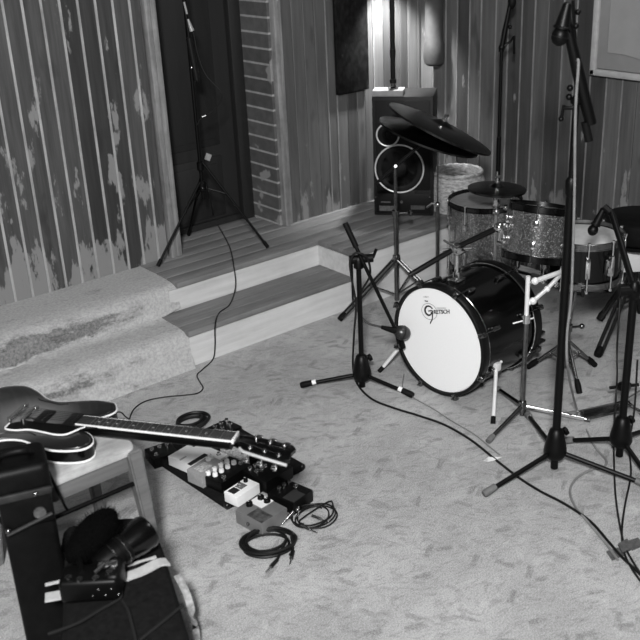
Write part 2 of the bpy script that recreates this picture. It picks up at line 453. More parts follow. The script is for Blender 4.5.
def board_wall(name, mat, spec, z0, z1, plane, ridge, ridge_mat, seed, thick=.014):
    """spec: list of (start, end, ridge?) along the wall; plane(u, d, z) -> point with d out of the wall"""
    rnd = random.Random(seed); bm = bmesh.new(); lay = bm.loops.layers.color.new('tone')
    rb = MB()
    for (a, b, rd) in spec:
        t = rnd.uniform(.62, 1.35); k = .0012
        vs = [bm.verts.new(plane(u, d, z)) for z in (z0, z1) for (u, d) in ((a + k, 0), (a + k, thick - .003), (a + k + .003, thick), (b - k - .003, thick), (b - k, thick - .003), (b - k, 0))]
        lo, hi = vs[:6], vs[6:]
        fs = [bm.faces.new((lo[i], lo[i + 1], hi[i + 1], hi[i])) for i in range(5)]
        fs += [bm.faces.new(lo), bm.faces.new(hi)]
        for f in fs:
            for lp in f.loops: lp[lay] = (t, t, t, 1)
        if rd:
            p = [plane(a - rd / 2, thick - .004, z0), plane(a - rd / 2, thick + .004, z0), plane(a + rd / 2, thick + .004, z0), plane(a + rd / 2, thick - .004, z0)]
            q = [plane(a - rd / 2, thick - .004, z1), plane(a - rd / 2, thick + .004, z1), plane(a + rd / 2, thick + .004, z1), plane(a + rd / 2, thick - .004, z1)]
            A = [rb.bm.verts.new(v) for v in p]; B = [rb.bm.verts.new(v) for v in q]; rb.ring_faces([A, B])
    bmesh.ops.recalc_face_normals(bm, faces=bm.faces)
    me = bpy.data.meshes.new(name); bm.to_mesh(me); bm.free(); me.materials.append(mat)
    o = bpy.data.objects.new(name, me); COL.objects.link(o); struct(o)
    if rb.bm.faces: struct(rb.build(ridge, ridge_mat))
    return o
ZT = 2.6
RIDGE = wood('bare_board_edge', .2, .42, 'z', stain=.6)
RIDGE2 = wood('bare_board_edge_fine', .1, .26, 'z', stain=.7)
spec = []; x = 1.757 + .0815 * 5; xs = []
while x > -1.2: xs.append(x); x -= .0815
xs = xs[::-1]
for a, b in zip(xs, xs[1:]): spec.append((a, b, .011))
spec.append((xs[-1], 2.222, .011))
board_wall('wall_back', OLDB, spec, ZU - .02, ZT, lambda u, d, z: V(u, 4.035 - d, z), 'trim_1', RIDGE, 3)
spec = []; x = 2.966; rnd = random.Random(5)
while x < XR: 
    b = min(x + rnd.uniform(.058, .075), XR); spec.append((x, b, rnd.choice((0, 0, .004, .006)))); x = b
board_wall('wall_back.001', PINEB, spec, ZU - .02, ZT, lambda u, d, z: V(u, YB + .014 - d, z), 'trim_2', RIDGE2, 11)
spec = []; y = YB
while y > .4:
    b = max(y - rnd.uniform(.075, .1), .4); spec.append((b, y, rnd.choice((0, .005, .007, .006)))); y = b
board_wall('wall_right', PINEB, spec, 0, ZT, lambda u, d, z: V(XR + .014 - d, u, z), 'trim_3', RIDGE2, 23)
mb = MB(); mb.box((.515, 4.16, 1.3), (3.47, .25, 2.6)); mb.box((3.45, 4.13, 1.3), (1.08, .22, 2.6)); mb.box((4.0, 2.2, 1.3), (.13, 4.0, 2.6)); struct(mb.build('wall_back.002', simple('plaster', .12, .9)))
# jambs
mb = MB(); mb.box((2.237, 4.015, (ZU + ZT) / 2), (.028, .05, ZT - ZU), bev=.003); mb.box((2.268, 4.02, (ZU + ZT) / 2), (.03, .05, ZT - ZU), bev=.004); struct(mb.build('trim_4', TRIMW))
mb = MB(); mb.box((2.925, 4.0, (ZU + ZT) / 2), (.03, .05, ZT - ZU), bev=.004); mb.box((2.952, 4.005, (ZU + ZT) / 2), (.022, .04, ZT - ZU), bev=.003); struct(mb.build('trim_5', TRIMW))
mb = MB(); mb.box((2.91, 4.14, (ZU + ZT) / 2), (.03, .26, ZT - ZU)); struct(mb.build('wall_reveal', BRICKM))
# door
dr = bpy.data.objects.new('door_1', None); COL.objects.link(dr); dr.location = (2.25, 4.27, ZU); WM[dr.name] = Matrix.Translation(dr.location); dr['kind'] = 'structure'
mb = MB(); mb.box((2.53, 4.295, (ZU + ZT) / 2), (.62, .03, ZT - ZU)); mb.build('door_leaf', DOORM, dr)
for (a, b) in ((ZU + .05, .66), (.72, 2.4)):
    mb = MB(); mb.box((2.535, 4.277, (a + b) / 2), (.40, .008, b - a), bev=.003)
    mb.box((2.535, 4.272, (a + b) / 2), (.34, .008, b - a - .07), bev=.003); mb.build('door_panel', DOORM, dr)
mb = MB(); mb.box((2.865, 4.262, (ZU + ZT) / 2), (.075, .045, ZT - ZU), bev=.004); mb.box((2.25, 4.262, (ZU + ZT) / 2), (.05, .045, ZT - ZU), bev=.004); mb.build('door_frame', DOORM, dr)
mb = MB(); mb.box((2.55, 4.268, ZU + .02), (.6, .03, .03)); mb.build('door_sill', DOORM, dr)
p = aty(208, 157, 4.262)
mb = MB(); mb.box(p, (.034, .003, .034), rot=Matrix.Rotation(math.radians(28), 3, 'Y'))
tag(mb.build('sticker', simple('faded_paper', .28, .8)), 'small pale square sticker stuck on the dark door', 'sticker')
# ceiling
mb = MB(); mb.box((1.4, 1.6, 3.12), (5.6, 5.4, .04)); struct(mb.build('ceiling', simple('ceiling_paint', .25, .9)))

# ------------------------------------------------------------------ wall cabinet on the right wall
def cabinet():
    y0, y1 = atx(591, 60, XR - .03).y, 1.9
    z0 = atx(600, 76, XR - .03).z
    t = thing('wall_cabinet', 'pale painted panelled shutter mounted high on the right board wall', 'cabinet', (XR - .02, (y0 + y1) / 2, z0))
    z1 = z0 + .75; x = XR - .018
    mb = MB()
    for (a, b, c, d) in ((y1, y0, z0, z0 + .03), (y1, y0, z1 - .03, z1), (y0 - .03, y0, z0, z1), (y1, y1 + .03, z0, z1)):
        mb.box((x, (a + b) / 2, (c + d) / 2), (.045, abs(b - a), d - c), bev=.006)
    mb.build('outer_frame', simple('cabinet_frame_paint', .3, .6, var=.1), t)
    mb = MB(); a, b, c, d = y1 + .03, y0 - .03, z0 + .03, z1 - .03
    mb.box((x + .004, (a + b) / 2, (c + d) / 2), (.03, b - a - .006, d - c - .006), bev=.003); o = mb.build('door_board', CABM, t)
    # raised inner panel with an arched lower edge
    out = []; A, B, Cz, D = a + .06, b - .06, c + .08, d - .06
    for k in range(21):
        u = k / 20; yy = B + (A - B) * u
        out.append((yy, Cz - .035 * math.sin(PI * min(1, max(0, (u - .12) / .76))) + .0))
    out += [(A, D), (B, D)]
    mb = MB(); mb.tube([V(x - .013, p[0], p[1]) for p in out], .004, 6, closed=True); mb.build('panel_moulding', CABM, t)
    mb = MB(); mb.prism([(p[0], p[1]) for p in out], 0, .006, M=Matrix(((0, 0, -1, x - .011), (1, 0, 0, 0), (0, 1, 0, 0), (0, 0, 0, 1)))); mb.build('inner_panel', CABM, t)
cabinet()
# painting and hanging canvas sleeve
a, b, c = aty(333, 0, 3.985), aty(335, 95, 3.985), aty(368, 90, 3.985)
t = thing('painting', 'unframed dark narrow canvas hanging on boards left of the loudspeaker', 'painting', ((a.x + c.x) / 2, 3.985, b.z))
mb = MB(); mb.box(((a.x + c.x) / 2 - .002, 3.98, b.z + .33), (c.x - a.x, .018, .66), bev=.002); mb.build('canvas', POSTERM, t)
a = aty(436, 62, 3.86)
t = thing('hanging_sleeve', 'dark canvas sleeve hanging on the boards above the loudspeaker', 'bag', (a.x, a.y, a.z))
pz = at(434, 62, 1.0); cx, cy = 3.845, 3.83
zb = onpl(434, 66, (cx, cy, 0), (.7, .7, 0)); cx, cy, z0 = zb.x, zb.y, zb.z
t.location = (cx, cy, z0); WM[t.name] = Matrix.Translation((cx, cy, z0))
mb = MB(); mb.lathe([(.01, 0), (.035, .003), (.052, .016), (.058, .05), (.056, .12), (.05, .135), (.048, .4), (.044, .7), (.02, .74)], Matrix.Translation((cx, cy, z0)), 28); mb.build('sleeve', BAGM, t)
mb = MB(); mb.tube([(cx, cy, z0 + .73), (cx + .03, cy + .05, z0 + .85), (3.9, cy + .06, z0 + .86)], .005, 6); mb.build('loop', CABLE, t)

# ------------------------------------------------------------------ loudspeaker in the corner
A = at(374.5, 215, ZU); B = at(433, 216, ZU)
fx = (B - A); fw = fx.length; fx.normalize(); fn = V(fx.y, -fx.x, 0)          # fn faces the camera
if fn.dot(CAM_P - A) < 0: fn = -fn
top = onpl(373, 97, A, fn).z
hS = top - ZU
MS = Matrix((fx, -fn, V(0, 0, 1))).transposed().to_4x4(); MS.translation = A + fx * fw / 2
t = thing('loudspeaker', 'tall black floor loudspeaker with silver cone rings in the wall corner', 'speaker', None, M=MS)
def spk(px, py):
    q = MS.inverted() @ onpl(px, py, A, fn); return q.x, q.z
mb = MB(); mb.box((0, .12, hS / 2), (fw, .24, hS), M=MS, bev=.004); mb.build('body', SPKM, t)
mb = MB(); mb.box((0, -.004, hS * .58), (fw - .03, .008, hS * .78), M=MS, bev=.003); mb.build('baffle', simple('baffle', .004, .6, spec=.2), t)
for nm, (px, py), r in (('woofer', (399.5, 168.5), .127), ('midrange', (388, 134.5), .058), ('tweeter', (411, 118), .03)):
    x_, z_ = spk(px, py)
    M2 = MS @ Matrix.Translation((x_, -.008, z_)) @ Matrix.Rotation(PI / 2, 4, 'X')
    mb = MB(); mb.lathe([(r - .008, 0), (r * .92, .002), (r * .8, .003), (r * .75, .0), (r * .35, -.0), (r * .3, .008), (.001, .012)], M2, 40); o = mb.build(nm, CONEM, t)
    mb = MB()
    mb.tube([M2 @ V(r * math.cos(k * PI / 24), r * math.sin(k * PI / 24), .002) for k in range(48)], .0042 if nm != 'tweeter' else .0015, 8, closed=True); q = mb.build('ring', simple('silver_ring', .6, .4, metal=.3) if nm != 'tweeter' else SPKM, o)
x0, z0 = spk(404, 205)
mb = MB(); mb.box((0, -.004, .08), (fw - .02, .008, .13), M=MS, bev=.003); o = mb.build('control_panel', simple('control_panel', .004, .5, spec=.2), t)
mb = MB(); x1, z1 = spk(386, 201.5); mb.box((x1, -.009, z1), (.05, .003, .007), M=MS); mb.box((x1 + .01, -.009, z1 - .035), (.09, .003, .028), M=MS); mb.build('scale_plate', simple('scale_print', .06, .6, var=.7, scale=130), o)
for px in (402, 376, 430):
    x1, z1 = spk(px, 201 if px == 402 else 196); mb = MB(); mb.cyl(MS @ V(x1, -.008, z1), MS @ V(x1, -.02, z1), .008 if px == 402 else .004, n=12); mb.build('knob', CHROMED, o)
x1, z1 = spk(418, 207); mb = MB(); mb.box((x1, -.009, z1), (.075, .002, .022), M=MS); mb.build('badge', simple('badge_dark', .03, .6, var=.5, scale=90), o)
# box on top with the pole lamp
tp = ZU + hS
bx = onpl(389, 93.5, MS @ V(0, .05, 0), fn)
MBX = Matrix((fx, -fn, V(0, 0, 1))).transposed().to_4x4(); MBX.translation = V(bx.x, bx.y, tp)
t = thing('small_box', 'flat pale cardboard box lying on the loudspeaker under the lamp pole', 'box', None, M=MBX)
mb = MB(); mb.box((0, 0, .014), (.155, .1, .026), M=MBX, bev=.003); mb.build('box_body', simple('kraft_card', .2, .8, var=.15), t)
mb = MB(); mb.box((-.002, 0, .0285), (.157, .102, .004), M=MBX, bev=.001); mb.build('box_lid', simple('kraft_lid', .26, .8, var=.15), t)
lp = MBX @ V(.022, .0, .0305)
t = thing('pole_lamp', 'slim black pole lamp rising from the box on the loudspeaker', 'lamp', lp)
mb = MB(); mb.lathe([(.028, 0), (.028, .008), (.012, .016), (.011, .03)], Matrix.Translation(lp), 24); mb.build('base', CHROMED, t)
mb = MB(); mb.lathe([(.013, .028), (.018, .03), (.018, .05), (.013, .053)], Matrix.Translation(lp), 20); mb.build('collar', BLACKM, t)
mb = MB(); mb.cyl(lp + V(0, 0, .05), lp + V(0, 0, .56), .0125, n=16); mb.tube([lp + V(0, 0, .16), lp + V(0, 0, .2)], .0155, 16); mb.build('pole', BLACKM, t)
mb = MB(); mb.lathe([(.02, 0), (.09, -.005), (.095, .0), (.05, .07), (.02, .09)], Matrix.Translation(lp + V(.11, .07, .57)), 28); mb.build('lamp_shade', BLACK, t)
mb = MB(); mb.sphere(lp + V(.12, .09, .545), .02); mb.build('bulb', LAMPG, t)
light('pole_lamp_light', 'SPOT', lp + V(.15, .09, .54), lp + V(.2, .24, .0), 150.0, .03, 1.0, 95)

# ------------------------------------------------------------------ drums
def lug(mb, base, axis, out, L_, r=.009):
    a = Vector(axis).normalized(); o = Vector(out).normalized()
    M = frame(base + o * .007, a, o); mb.box((0, 0, 0), (.018, .02, L_), M=M, bev=.005)
def drum(root, c, axis, r, h, shell_mat, head_mat, hoop_mat, nl=6, phase=0.0, lugl=.03, hoopr=.007, top_label=None):
    """c: centre of the bottom edge, axis: up"""
    M = frame(c, axis, V(math.cos(phase), math.sin(phase), 0))
    mb = MB(); mb.lathe([(r - .006, .002), (r, 0), (r, h), (r - .006, h - .002)], M, 64, cap=False); mb.lathe([(r - .006, .003), (r - .006, h - .003)], M, 64, cap=False); mb.build('shell', shell_mat, root)
    for nm, z in (('batter_head', h + .001), ('bottom_head', -.001)):
        s_ = 1 if z > 0 else -1
        mb = MB(); mb.lathe([(.001, z), (r * .5, z), (r - .008, z), (r + .001, z - s_ * .006)], M, 64); mb.build(nm, head_mat if z > 0 else simple('clear_head', .15, .3), root)
    for z0, z1 in ((h - .012, h + .016), (-.016, .012)):
        mb = MB(); k = hoopr
        zz = (z0, z1)
        mb.lathe([(r + .004, z0), (r + k, z0), (r + k, z0 + .003), (r + k - .002, z0 + .004), (r + k - .002, z1 - .004), (r + k + .002, z1 - .002), (r + k, z1), (r + .004, z1), (r + .003, z0)], M, 64, cap=False); mb.build('hoop', hoop_mat, root)
    for i in range(nl):
        a = 2 * PI * i / nl; o = M.to_3x3() @ V(math.cos(a), math.sin(a), 0); ax = M.to_3x3() @ V(0, 0, 1)
        for z, nm in ((h * .72, 0), (h * .28, 1)):
            if h < .17 and nm: continue
            mb = MB(); lug(mb, M @ V(math.cos(a) * r, math.sin(a) * r, z if h >= .17 else h / 2), ax, o, lugl if h >= .17 else h * .55); mb.build('lug', CHROME, root)
        rr = r + .012
        for s0, s1 in ((h * .72, h + .024), (h * .28, -.024)):
            mb = MB()
            p0 = M @ V(math.cos(a) * rr, math.sin(a) * rr, s0); p1 = M @ V(math.cos(a) * rr, math.sin(a) * rr, s1)
            mb.cyl(p0, p1, .003, n=8); d = (p1 - p0).normalized(); mb.cyl(p1 - d * .009, p1, .006, n=8)
            mb.build('tension_rod', CHROME, root)
    return M

KC = V(2.553, 2.509, .234); KD = .36; KR = .2235; ka = V(math.cos(.06), math.sin(.06), 0)
t = thing('bass_drum', 'glossy black bass drum with round white front head and script logo', 'drum', (KC.x, KC.y, 0), group=None)
MK = frame(KC, ka, V(0, 0, 1))       # local x is up, z runs to the back
mb = MB(); r = KR; mb.lathe([(r - .007, .02), (r, .02), (r, KD - .02), (r - .007, KD - .02)], MK, 72, cap=False); mb.build('shell', LACQ, t)
mb = MB(); mb.lathe([(.001, .0), (r * .6, .0), (r - .004, .0), (r + .0, .008)], MK, 72); head = mb.build('front_head', WHITEHEAD, t)
mb = MB(); mb.lathe([(.001, KD), (r - .004, KD), (r, KD - .006)], MK, 72); mb.build('batter_head', WHITEHEAD, t)
for z0 in (-.008, KD - .032):
    mb = MB(); mb.lathe([(r - .001, z0), (r + .011, z0), (r + .013, z0 + .003), (r + .013, z0 + .037), (r + .011, z0 + .04), (r + .001, z0 + .04), (r - .001, z0)], MK, 72, cap=False); hp = mb.build('hoop', HOOPM, t)
    zi = z0 + .043 if z0 < 0 else z0 - .003
    mb = MB(); mb.tube([MK @ V((r + .008) * math.cos(k * PI / 36), (r + .008) * math.sin(k * PI / 36), zi) for k in range(72)], .003, 8, closed=True); mb.build('chrome_rim', CHROME, hp)
for i in range(8):
    a = PI / 8 + PI / 4 * i
    co, si = math.cos(a), math.sin(a); rr = r + .016
    o = MK.to_3x3() @ V(co, si, 0)
    for z in (.09, KD - .09): mb = MB(); lug(mb, MK @ V(co * r, si * r, z), ka, o, .045); mb.build('lug', CHROMED, t)
    for z0, z1 in ((.085, -.01), (KD - .085, KD + .01)):
        mb = MB()
        mb.cyl(MK @ V(co * rr, si * rr, z0), MK @ V(co * rr, si * rr, z1), .0028, n=8)
        e = MK @ V(co * rr, si * rr, z1 + (-.0 if z1 < 0 else 0)); s_ = -1 if z1 < 0 else 1
        mb.box(e + ka * (s_ * -.008), (.03, .022, .02), rot=frame(V(0, 0, 0), ka, o).to_3x3(), bev=.005)
        mb.cyl(e, e + ka * s_ * .014, .004, n=8)
        mb.build('claw', CHROMED, t)
# spurs
def spur(side, px0, px1, foot_mat):
    p0 = px0; p1 = px1
    mb = MB(); d = (p1 - p0).normalized(); mb.tube([p0 - d * .02, p1 - d * .02], .008, 10); mb.box(p0, (.03, .03, .035), bev=.006); mb.tube([p0 + V(0, 0, .0), p0 + V(.03, 0, .012)], .006, 8); sp = mb.build('spur', BRIGHT, t)
    mb = MB(); mb.cyl(p1 - d * .03, p1 + V(0, 0, .002), .009, .010, n=12); mb.build('rubber_foot', foot_mat, sp)
sR = onpl(491, 358, KC + V(.06, 0, 0), ka)
spur(1, V(2.665, 2.30, .155), at(493, 424, 0.0), RUBBER)
spur(-1, V(2.62, 2.745, .16), at(379, 372, 0.0) , RUBBER)
# holder post on top of the shell
pt = V(2.66, 2.515, KC.z + KR - .004)
q = onpl(461, 288, V(2.66, 2.515, 0), V(.7, .7, 0)); 
mb = MB(); mb.box(pt + V(0, 0, .01), (.06, .045, .02), bev=.005); mb.tube([pt + V(0, 0, .01), pt + V(.0, 0, .16)], .0085, 14); mb.tube([pt + V(0, 0, .015), pt + V(0, 0, .045)], .014, 14); mb.build('mount_post', CHROME, t)
# logo
def text_mesh(txt, size, M, name, parent, mat, shear=0.0, sx=1.0, ext=.0003):
    cu = bpy.data.curves.new('t', 'FONT'); cu.body = txt; cu.size = size; cu.extrude = ext; cu.shear = shear; cu.align_x = 'LEFT'; cu.resolution_u = 4; cu.offset = .0004
    ob = bpy.data.objects.new('t', cu); COL.objects.link(ob)
    me = bpy.data.meshes.new_from_object(ob.evaluated_get(bpy.context.evaluated_depsgraph_get()))
    bpy.data.objects.remove(ob)
    me.transform(Matrix.Diagonal((sx, 1, 1, 1))); me.transform(M)
    me.transform(WM[parent.name].inverted()); me.materials.clear(); me.materials.append(mat)
    o = bpy.data.objects.new(name, me); COL.objects.link(o); o.parent = parent; WM[o.name] = WM[parent.name]; return o
ML = Matrix((V(ka.y, -ka.x, 0), V(0, 0, 1), -ka)).transposed().to_4x4()       # text plane facing the camera side
gc = onpl(429.5, 311.5, KC, ka); ML = ML @ Matrix.Rotation(math.radians(17), 4, 'Z'); ML.translation = gc - ka * .0012
s_ = 3.95 / 980        # metres per photo pixel there
def LP(u, v, w=0.0): return ML @ V(u * s_ * 1.22, v * s_, w)
mb = MB()
mb.tube([LP(8.4 * math.cos(a), 8.4 * math.sin(a)) for a in [math.radians(k) for k in range(0, 360, 8)]], .0007, 5, closed=True); mb.build('logo_ring', INK, head)
mb = MB()
pts = spline([LP(4.2, 2.6), LP(2.2, 5.2), LP(-1.5, 5.4), LP(-4.2, 2.5), LP(-4.2, -1.5), LP(-1.5, -3.8), LP(1.6, -2.4), LP(2.2, -.2)], 6)
mb.tube(pts, [.0022 + .0018 * math.sin(PI * i / (len(pts) - 1)) for i in range(len(pts))], 6)
pts = spline([LP(-.6, .6), LP(3.6, .6), LP(2.6, -4), LP(1.2, -8), LP(-1.2, -11), LP(-1.6, -12.4)], 5); mb.tube(pts, .0026, 6)
mb.build('logo_letter', INK, head)
text_mesh('RETSCH', .023, ML @ Matrix.Translation((4.4 * s_ * 1.2, -2.4 * s_, 0)), 'logo_word', head, INK, .2, 1.05, .0008)
mb = MB(); mb.tube([LP(9, 3.4), LP(19, 3.1)], .0009, 5); mb.build('logo_bar', INK, head)
text_mesh('That', .008, ML @ Matrix.Translation((-3.2 * s_, 10.2 * s_, 0)), 'small_word', head, INK, .1, 1.2)
mb = MB(); mb.tube([LP(-3, 15.2), LP(3, 15)], .0009, 4); mb.tube([LP(0, 14.2), LP(0, 16)], .0006, 4); mb.build('small_mark', INK, head)

# pedal behind
def kick_pedal():
    b = KC + ka * (KD + .01); b.z = 0
    t = thing('bass_drum_pedal', 'black pedal clamped to the rear of the bass drum', 'pedal', b + ka * .16)
    mb = MB(); mb.box(b + ka * .17 + V(0, 0, .008), (.30, .07, .012), bev=.003, rot=Matrix.Rotation(.06, 3, 'Z')); mb.build('base_plate', BLACKM, t)
    mb = MB(); mb.box(b + ka * .2 + V(0, 0, .035), (.24, .065, .01), bev=.003, rot=Matrix.Rotation(.06, 3, 'Z') @ Matrix.Rotation(-.12, 3, 'Y')); mb.build('footboard', CHROMED, t)
    mb = MB()
    for s in (-1, 1): mb.cyl(b + ka * .08 + V(0, s * .045, .005), b + ka * .08 + V(0, s * .045, .22), .007, n=8)
    mb.cyl(b + ka * .08 + V(0, -.07, .215), b + ka * .08 + V(0, .05, .215), .008, n=10); mb.build('yoke', CHROMED, t)
    mb = MB(); mb.cyl(b + ka * .08 + V(0, 0, .215), b + ka * .10 + V(0, 0, .33), .004, n=8); mb.cyl(b + ka * .085 + V(0, 0, .33), b + ka * .13 + V(0, 0, .335), .02, n=14); mb.build('beater', RUBBER, t)
kick_pedal()

# rack tom
rc = atd(538, 232, 3.72); rn = (V(0, 0, 1) + V(.62, -.02, 0) * .28 + V(.3, .25, 0) * .25).normalized()
t = thing('rack_tom', 'small silver sparkle tom mounted just behind the bass drum', 'drum', rc - rn * .1)
MR = drum(t, rc - rn * .09, rn, .1225, .18, SPARK, GREYHEAD, DARKC, 6, .55, .03)
# floor tom
fc = at(485, 201, .46)
t = thing('floor_tom', 'large silver sparkle floor tom standing behind the bass drum', 'drum', (fc.x, fc.y, 0))
drum(t, V(fc.x, fc.y, .14), V(0, 0, 1), .175, .32, SPARK, GREYHEAD, DARKC, 8, .2, .04)
for a in (40, 160, 280):
    a = math.radians(a); o = V(math.cos(a), math.sin(a), 0); p = V(fc.x, fc.y, 0) + o * .194
    mb = MB(); mb.box(p + V(0, 0, .25) - o * .008, (.025, .025, .05), bev=.006); mb.tube([p + V(0, 0, .36), p + V(0, 0, .08), p + o * .02 + V(0, 0, .045), p + o * .02 + V(0, 0, .01)], .005, 8); lg = mb.build('leg', CHROME, t)
    mb = MB(); mb.cyl(p + o * .02 + V(0, 0, 0), p + o * .02 + V(0, 0, .03), .011, .008, n=12); mb.build('rubber_foot', RUBBER, lg)
# boom arm from the post to the rack tom
pe = pt + V(0, 0, .135); d2 = None
a0 = onpl(408, 276, pe, V(.62, .785, 0)); 
a0 = V(pe.x, pe.y, pe.z) + (at(415, 271, .42) - pe) * 1.0
t = bpy.data.objects['bass_drum']
dirv = (rc + V(-.1, .08, .03) - pe); e1 = rc + V(-.125, .085, .03)
e0 = pe - (e1 - pe).normalized() * .0
lo = onpl(410, 275, pe, V(.62, .785, 0))
mb = MB(); mb.tube([lo, pe + V(0, 0, .012), e1], .0115, 14); mb.build('holder_tube', BLACKM, t)
mb = MB(); mb.box(pe + V(0, 0, .006), (.045, .05, .045), bev=.01); mb.tube([pe + V(-.02, -.02, .02), pe + V(-.055, .02, .05)], .005, 8); mb.tube([pe + V(-.04, .04, .0), pe + V(.04, -.04, .01)], .006, 8); mb.build('holder_clamp', CHROME, t)
mb = MB(); mb.sphere(e1, .02); mb.box(e1 + V(.01, -.01, -.02), (.03, .03, .08), bev=.008); mb.tube([e1 + V(0, 0, -.06), e1 + V(-.01, -.03, -.06)], .008, 10); mb.build('tom_bracket', CHROME, t)

# snare drum on its stand
sc_ = V(3.105, 2.25, 0); zs = .60
t = thing('snare_drum', 'black snare drum with pale coated head beside the rack tom', 'drum', (sc_.x, sc_.y, zs - .16))
drum(t, V(sc_.x, sc_.y, zs - .16), V(.0, .0, 1), .150, .16, LACQ, SNAREHEAD, CHROMED, 10, .15, .05, .009)
mb = MB(); p = V(sc_.x - .04, sc_.y - .158, zs - .08); mb.box(p, (.03, .03, .07), bev=.006); mb.tube([p + V(-.01, -.015, 0), p + V(-.01, -.02, .05)], .005, 8); mb.build('strainer', CHROME, t)
def tripod_feet(root, top, mid, feet, r, mat, foot_mat, foot_r, brace=True, double=False, flen=.05):
    for f in feet:
        f = Vector(f); d = (f - top); 
        mb = MB()
        if double:
            s = d.cross(V(0, 0, 1)).normalized() * .012
            mb.tube([top + s, f + s + V(0, 0, foot_r)], r * .7, 8); mb.tube([top - s, f - s + V(0, 0, foot_r)], r * .7, 8)
        else: mb.tube([top, f + V(0, 0, foot_r)], r, 10)
        if brace:
            k = top + (f - top) * .45; mb.tube([mid, k], r * .55, 8); mb.sphere(k, r * 1.2, u=8, v=6)
        lg = mb.build('leg', mat, root)
        mb = MB(); u = (f - top).normalized(); e = f + V(0, 0, foot_r)
        mb.tube([e - u * flen, e - u * flen * .5, e + u * .008], [foot_r * .75, foot_r, foot_r * .9], 12); mb.build('rubber_foot', foot_mat, lg)
def snare_stand():
    b = V(3.05, 2.255, 0)
    t = thing('snare_stand', 'chrome tripod snare stand under the black snare drum', 'drum stand', b)
    mb = MB(); mb.cyl(b + V(0, 0, .04), b + V(.0, 0, .26), .011, n=14); mb.cyl(b + V(0, 0, .2), b + V(.03, -.005, .4), .008, n=12); mb.build('pole', CHROMED, t)
    mb = MB(); mb.lathe([(.017, 0), (.017, .03)], Matrix.Translation(b + V(0, 0, .2)), 16); mb.tube([b + V(0, 0, .215), b + V(.05, -.03, .215)], .006, 8); mb.sphere(b + V(.05, -.03, .215), .012, u=10, v=8); mb.build('collar', CHROMED, t)
    tripod_feet(t, b + V(0, 0, .16), b + V(0, 0, .06), [at(529, 369), at(594, 367), at(579, 394)], .007, CHROMED, RUBBER, .013)
    c = V(sc_.x, sc_.y, zs - .188)
    for a in (100, 220, 340):
        a = math.radians(a); o = V(math.cos(a), math.sin(a), 0)
        mb = MB(); mb.tube([b + V(.03, -.005, .37), c + o * .12 + V(0, 0, -.005), c + o * .170 + V(0, 0, .0), c + o * .170 + V(0, 0, .03)], .007, 8); mb.build('basket_arm', BLACKM, t)
snare_stand()

# chrome stand at the right of the bass drum
def chrome_stand():
    b = at(522, 417); b.z = 0
    t = thing('tom_stand', 'chrome tripod stand with bright bent arm in front of the bass drum side', 'stand', b)
    k = 3.75 / 980
    mb = MB(); mb.cyl(b + V(0, 0, .01), b + V(0, 0, .42), .0095, n=12); mb.build('lower_tube', CHROMED, t)
    mb = MB(); mb.cyl(b + V(0, 0, .40), b + V(0, 0, .585), .0085, n=12); mb.build('upper_tube', BRIGHT, t)
    mb = MB(); mb.lathe([(.015, 0), (.015, .035)], Matrix.Translation(b + V(0, 0, .4)), 16); mb.tube([b + V(-.04, .03, .4), b + V(.02, -.02, .42)], .005, 8); mb.build('clutch', CHROME, t)
    e = b + V(0, 0, .5); nrm = V(.62, .785, 0)
    P1 = onpl(535, 281, e, nrm); P2 = onpl(564, 271, e + nrm * .1, nrm); P3 = onpl(547, 289, e + nrm * .05, nrm); P4 = onpl(533, 301, e, nrm)
    mb = MB(); mb.tube([P1, P2], .0095, 12); mb.sphere(P1, .014); mb.build('upper_arm', BRIGHT, t)
    mb = MB(); mb.tube([P4, P3, P2], .008, 12); mb.sphere(P3, .012); mb.sphere(P4, .014); mb.tube([P4, b + V(0, 0, .47)], .006, 8); mb.build('lower_arm', BRIGHT, t)
    mb = MB(); mb.tube([P1, b + V(0, 0, .555)], .006, 8); mb.build('link', CHROME, t)
    mb = MB(); mb.lathe([(.016, 0), (.018, .015), (.014, .045)], Matrix.Translation(b + V(0, 0, .025)), 16); mb.build('hub', CHROMED, t)
    tripod_feet(t, b + V(0, 0, .05), b + V(0, 0, .03), [at(497, 391), at(489, 443)], .0085, CHROMED, GREYRUB, .012, False, flen=.03)
    tripod_feet(t, b + V(0, 0, .05), b + V(0, 0, .03), [at(588, 422)], .0085, CHROME, CHROMED, .010, False, flen=.02)
chrome_stand()

# ------------------------------------------------------------------ cymbals and their stands
def cymbal_mesh(root, c, n, R):
    M = frame(c, n, V(1, 0, 0)); prof = [(.006, .022), (R * .09, .021), (R * .15, .014), (R * .2, .008), (R * .23, .005)]
    for k in range(1, 9): u = k / 8; prof.append((R * (.23 + .77 * u), .005 - .020 * u * u * (R / .25)))
    prof += [(R * .999, -.0165 * (R / .25) - .005)]
    prof2 = [(r_, z_ - .0022) for r_, z_ in reversed(prof)]
    mb = MB(); mb.lathe(prof + prof2, M, 72, cap=False)
    for v in mb.bm.verts:
        pass
    mb.build('bronze_disc', CYMB, root)
    mb = MB(); mb.lathe([(.004, .02), (.012, .021), (.012, .03), (.006, .032), (.006, .045), (.003, .046)], M, 14); mb.box((0, 0, .048), (.03, .005, .014), M=M, bev=.002); mb.build('wing_nut', CHROME, root)
    return M
right = V(.72, -.69, 0)
nB = (V(0, 0, 1) * math.cos(.47) + right * math.sin(.47) ).normalized()
cA = at(430, 133, .845); cB = at(442, 125, .885)
t = thing('crash_cymbal', 'large dark tilted cymbal, the lower of the overlapping two', 'cymbal', cA, group='tilted crash cymbals'); cymbal_mesh(t, cA, (V(0, 0, 1) * math.cos(.36) + right * math.sin(.36) + V(.62, .785, 0) * .02).normalized(), .245)
cB2 = cB + V(.0, .0, .0)
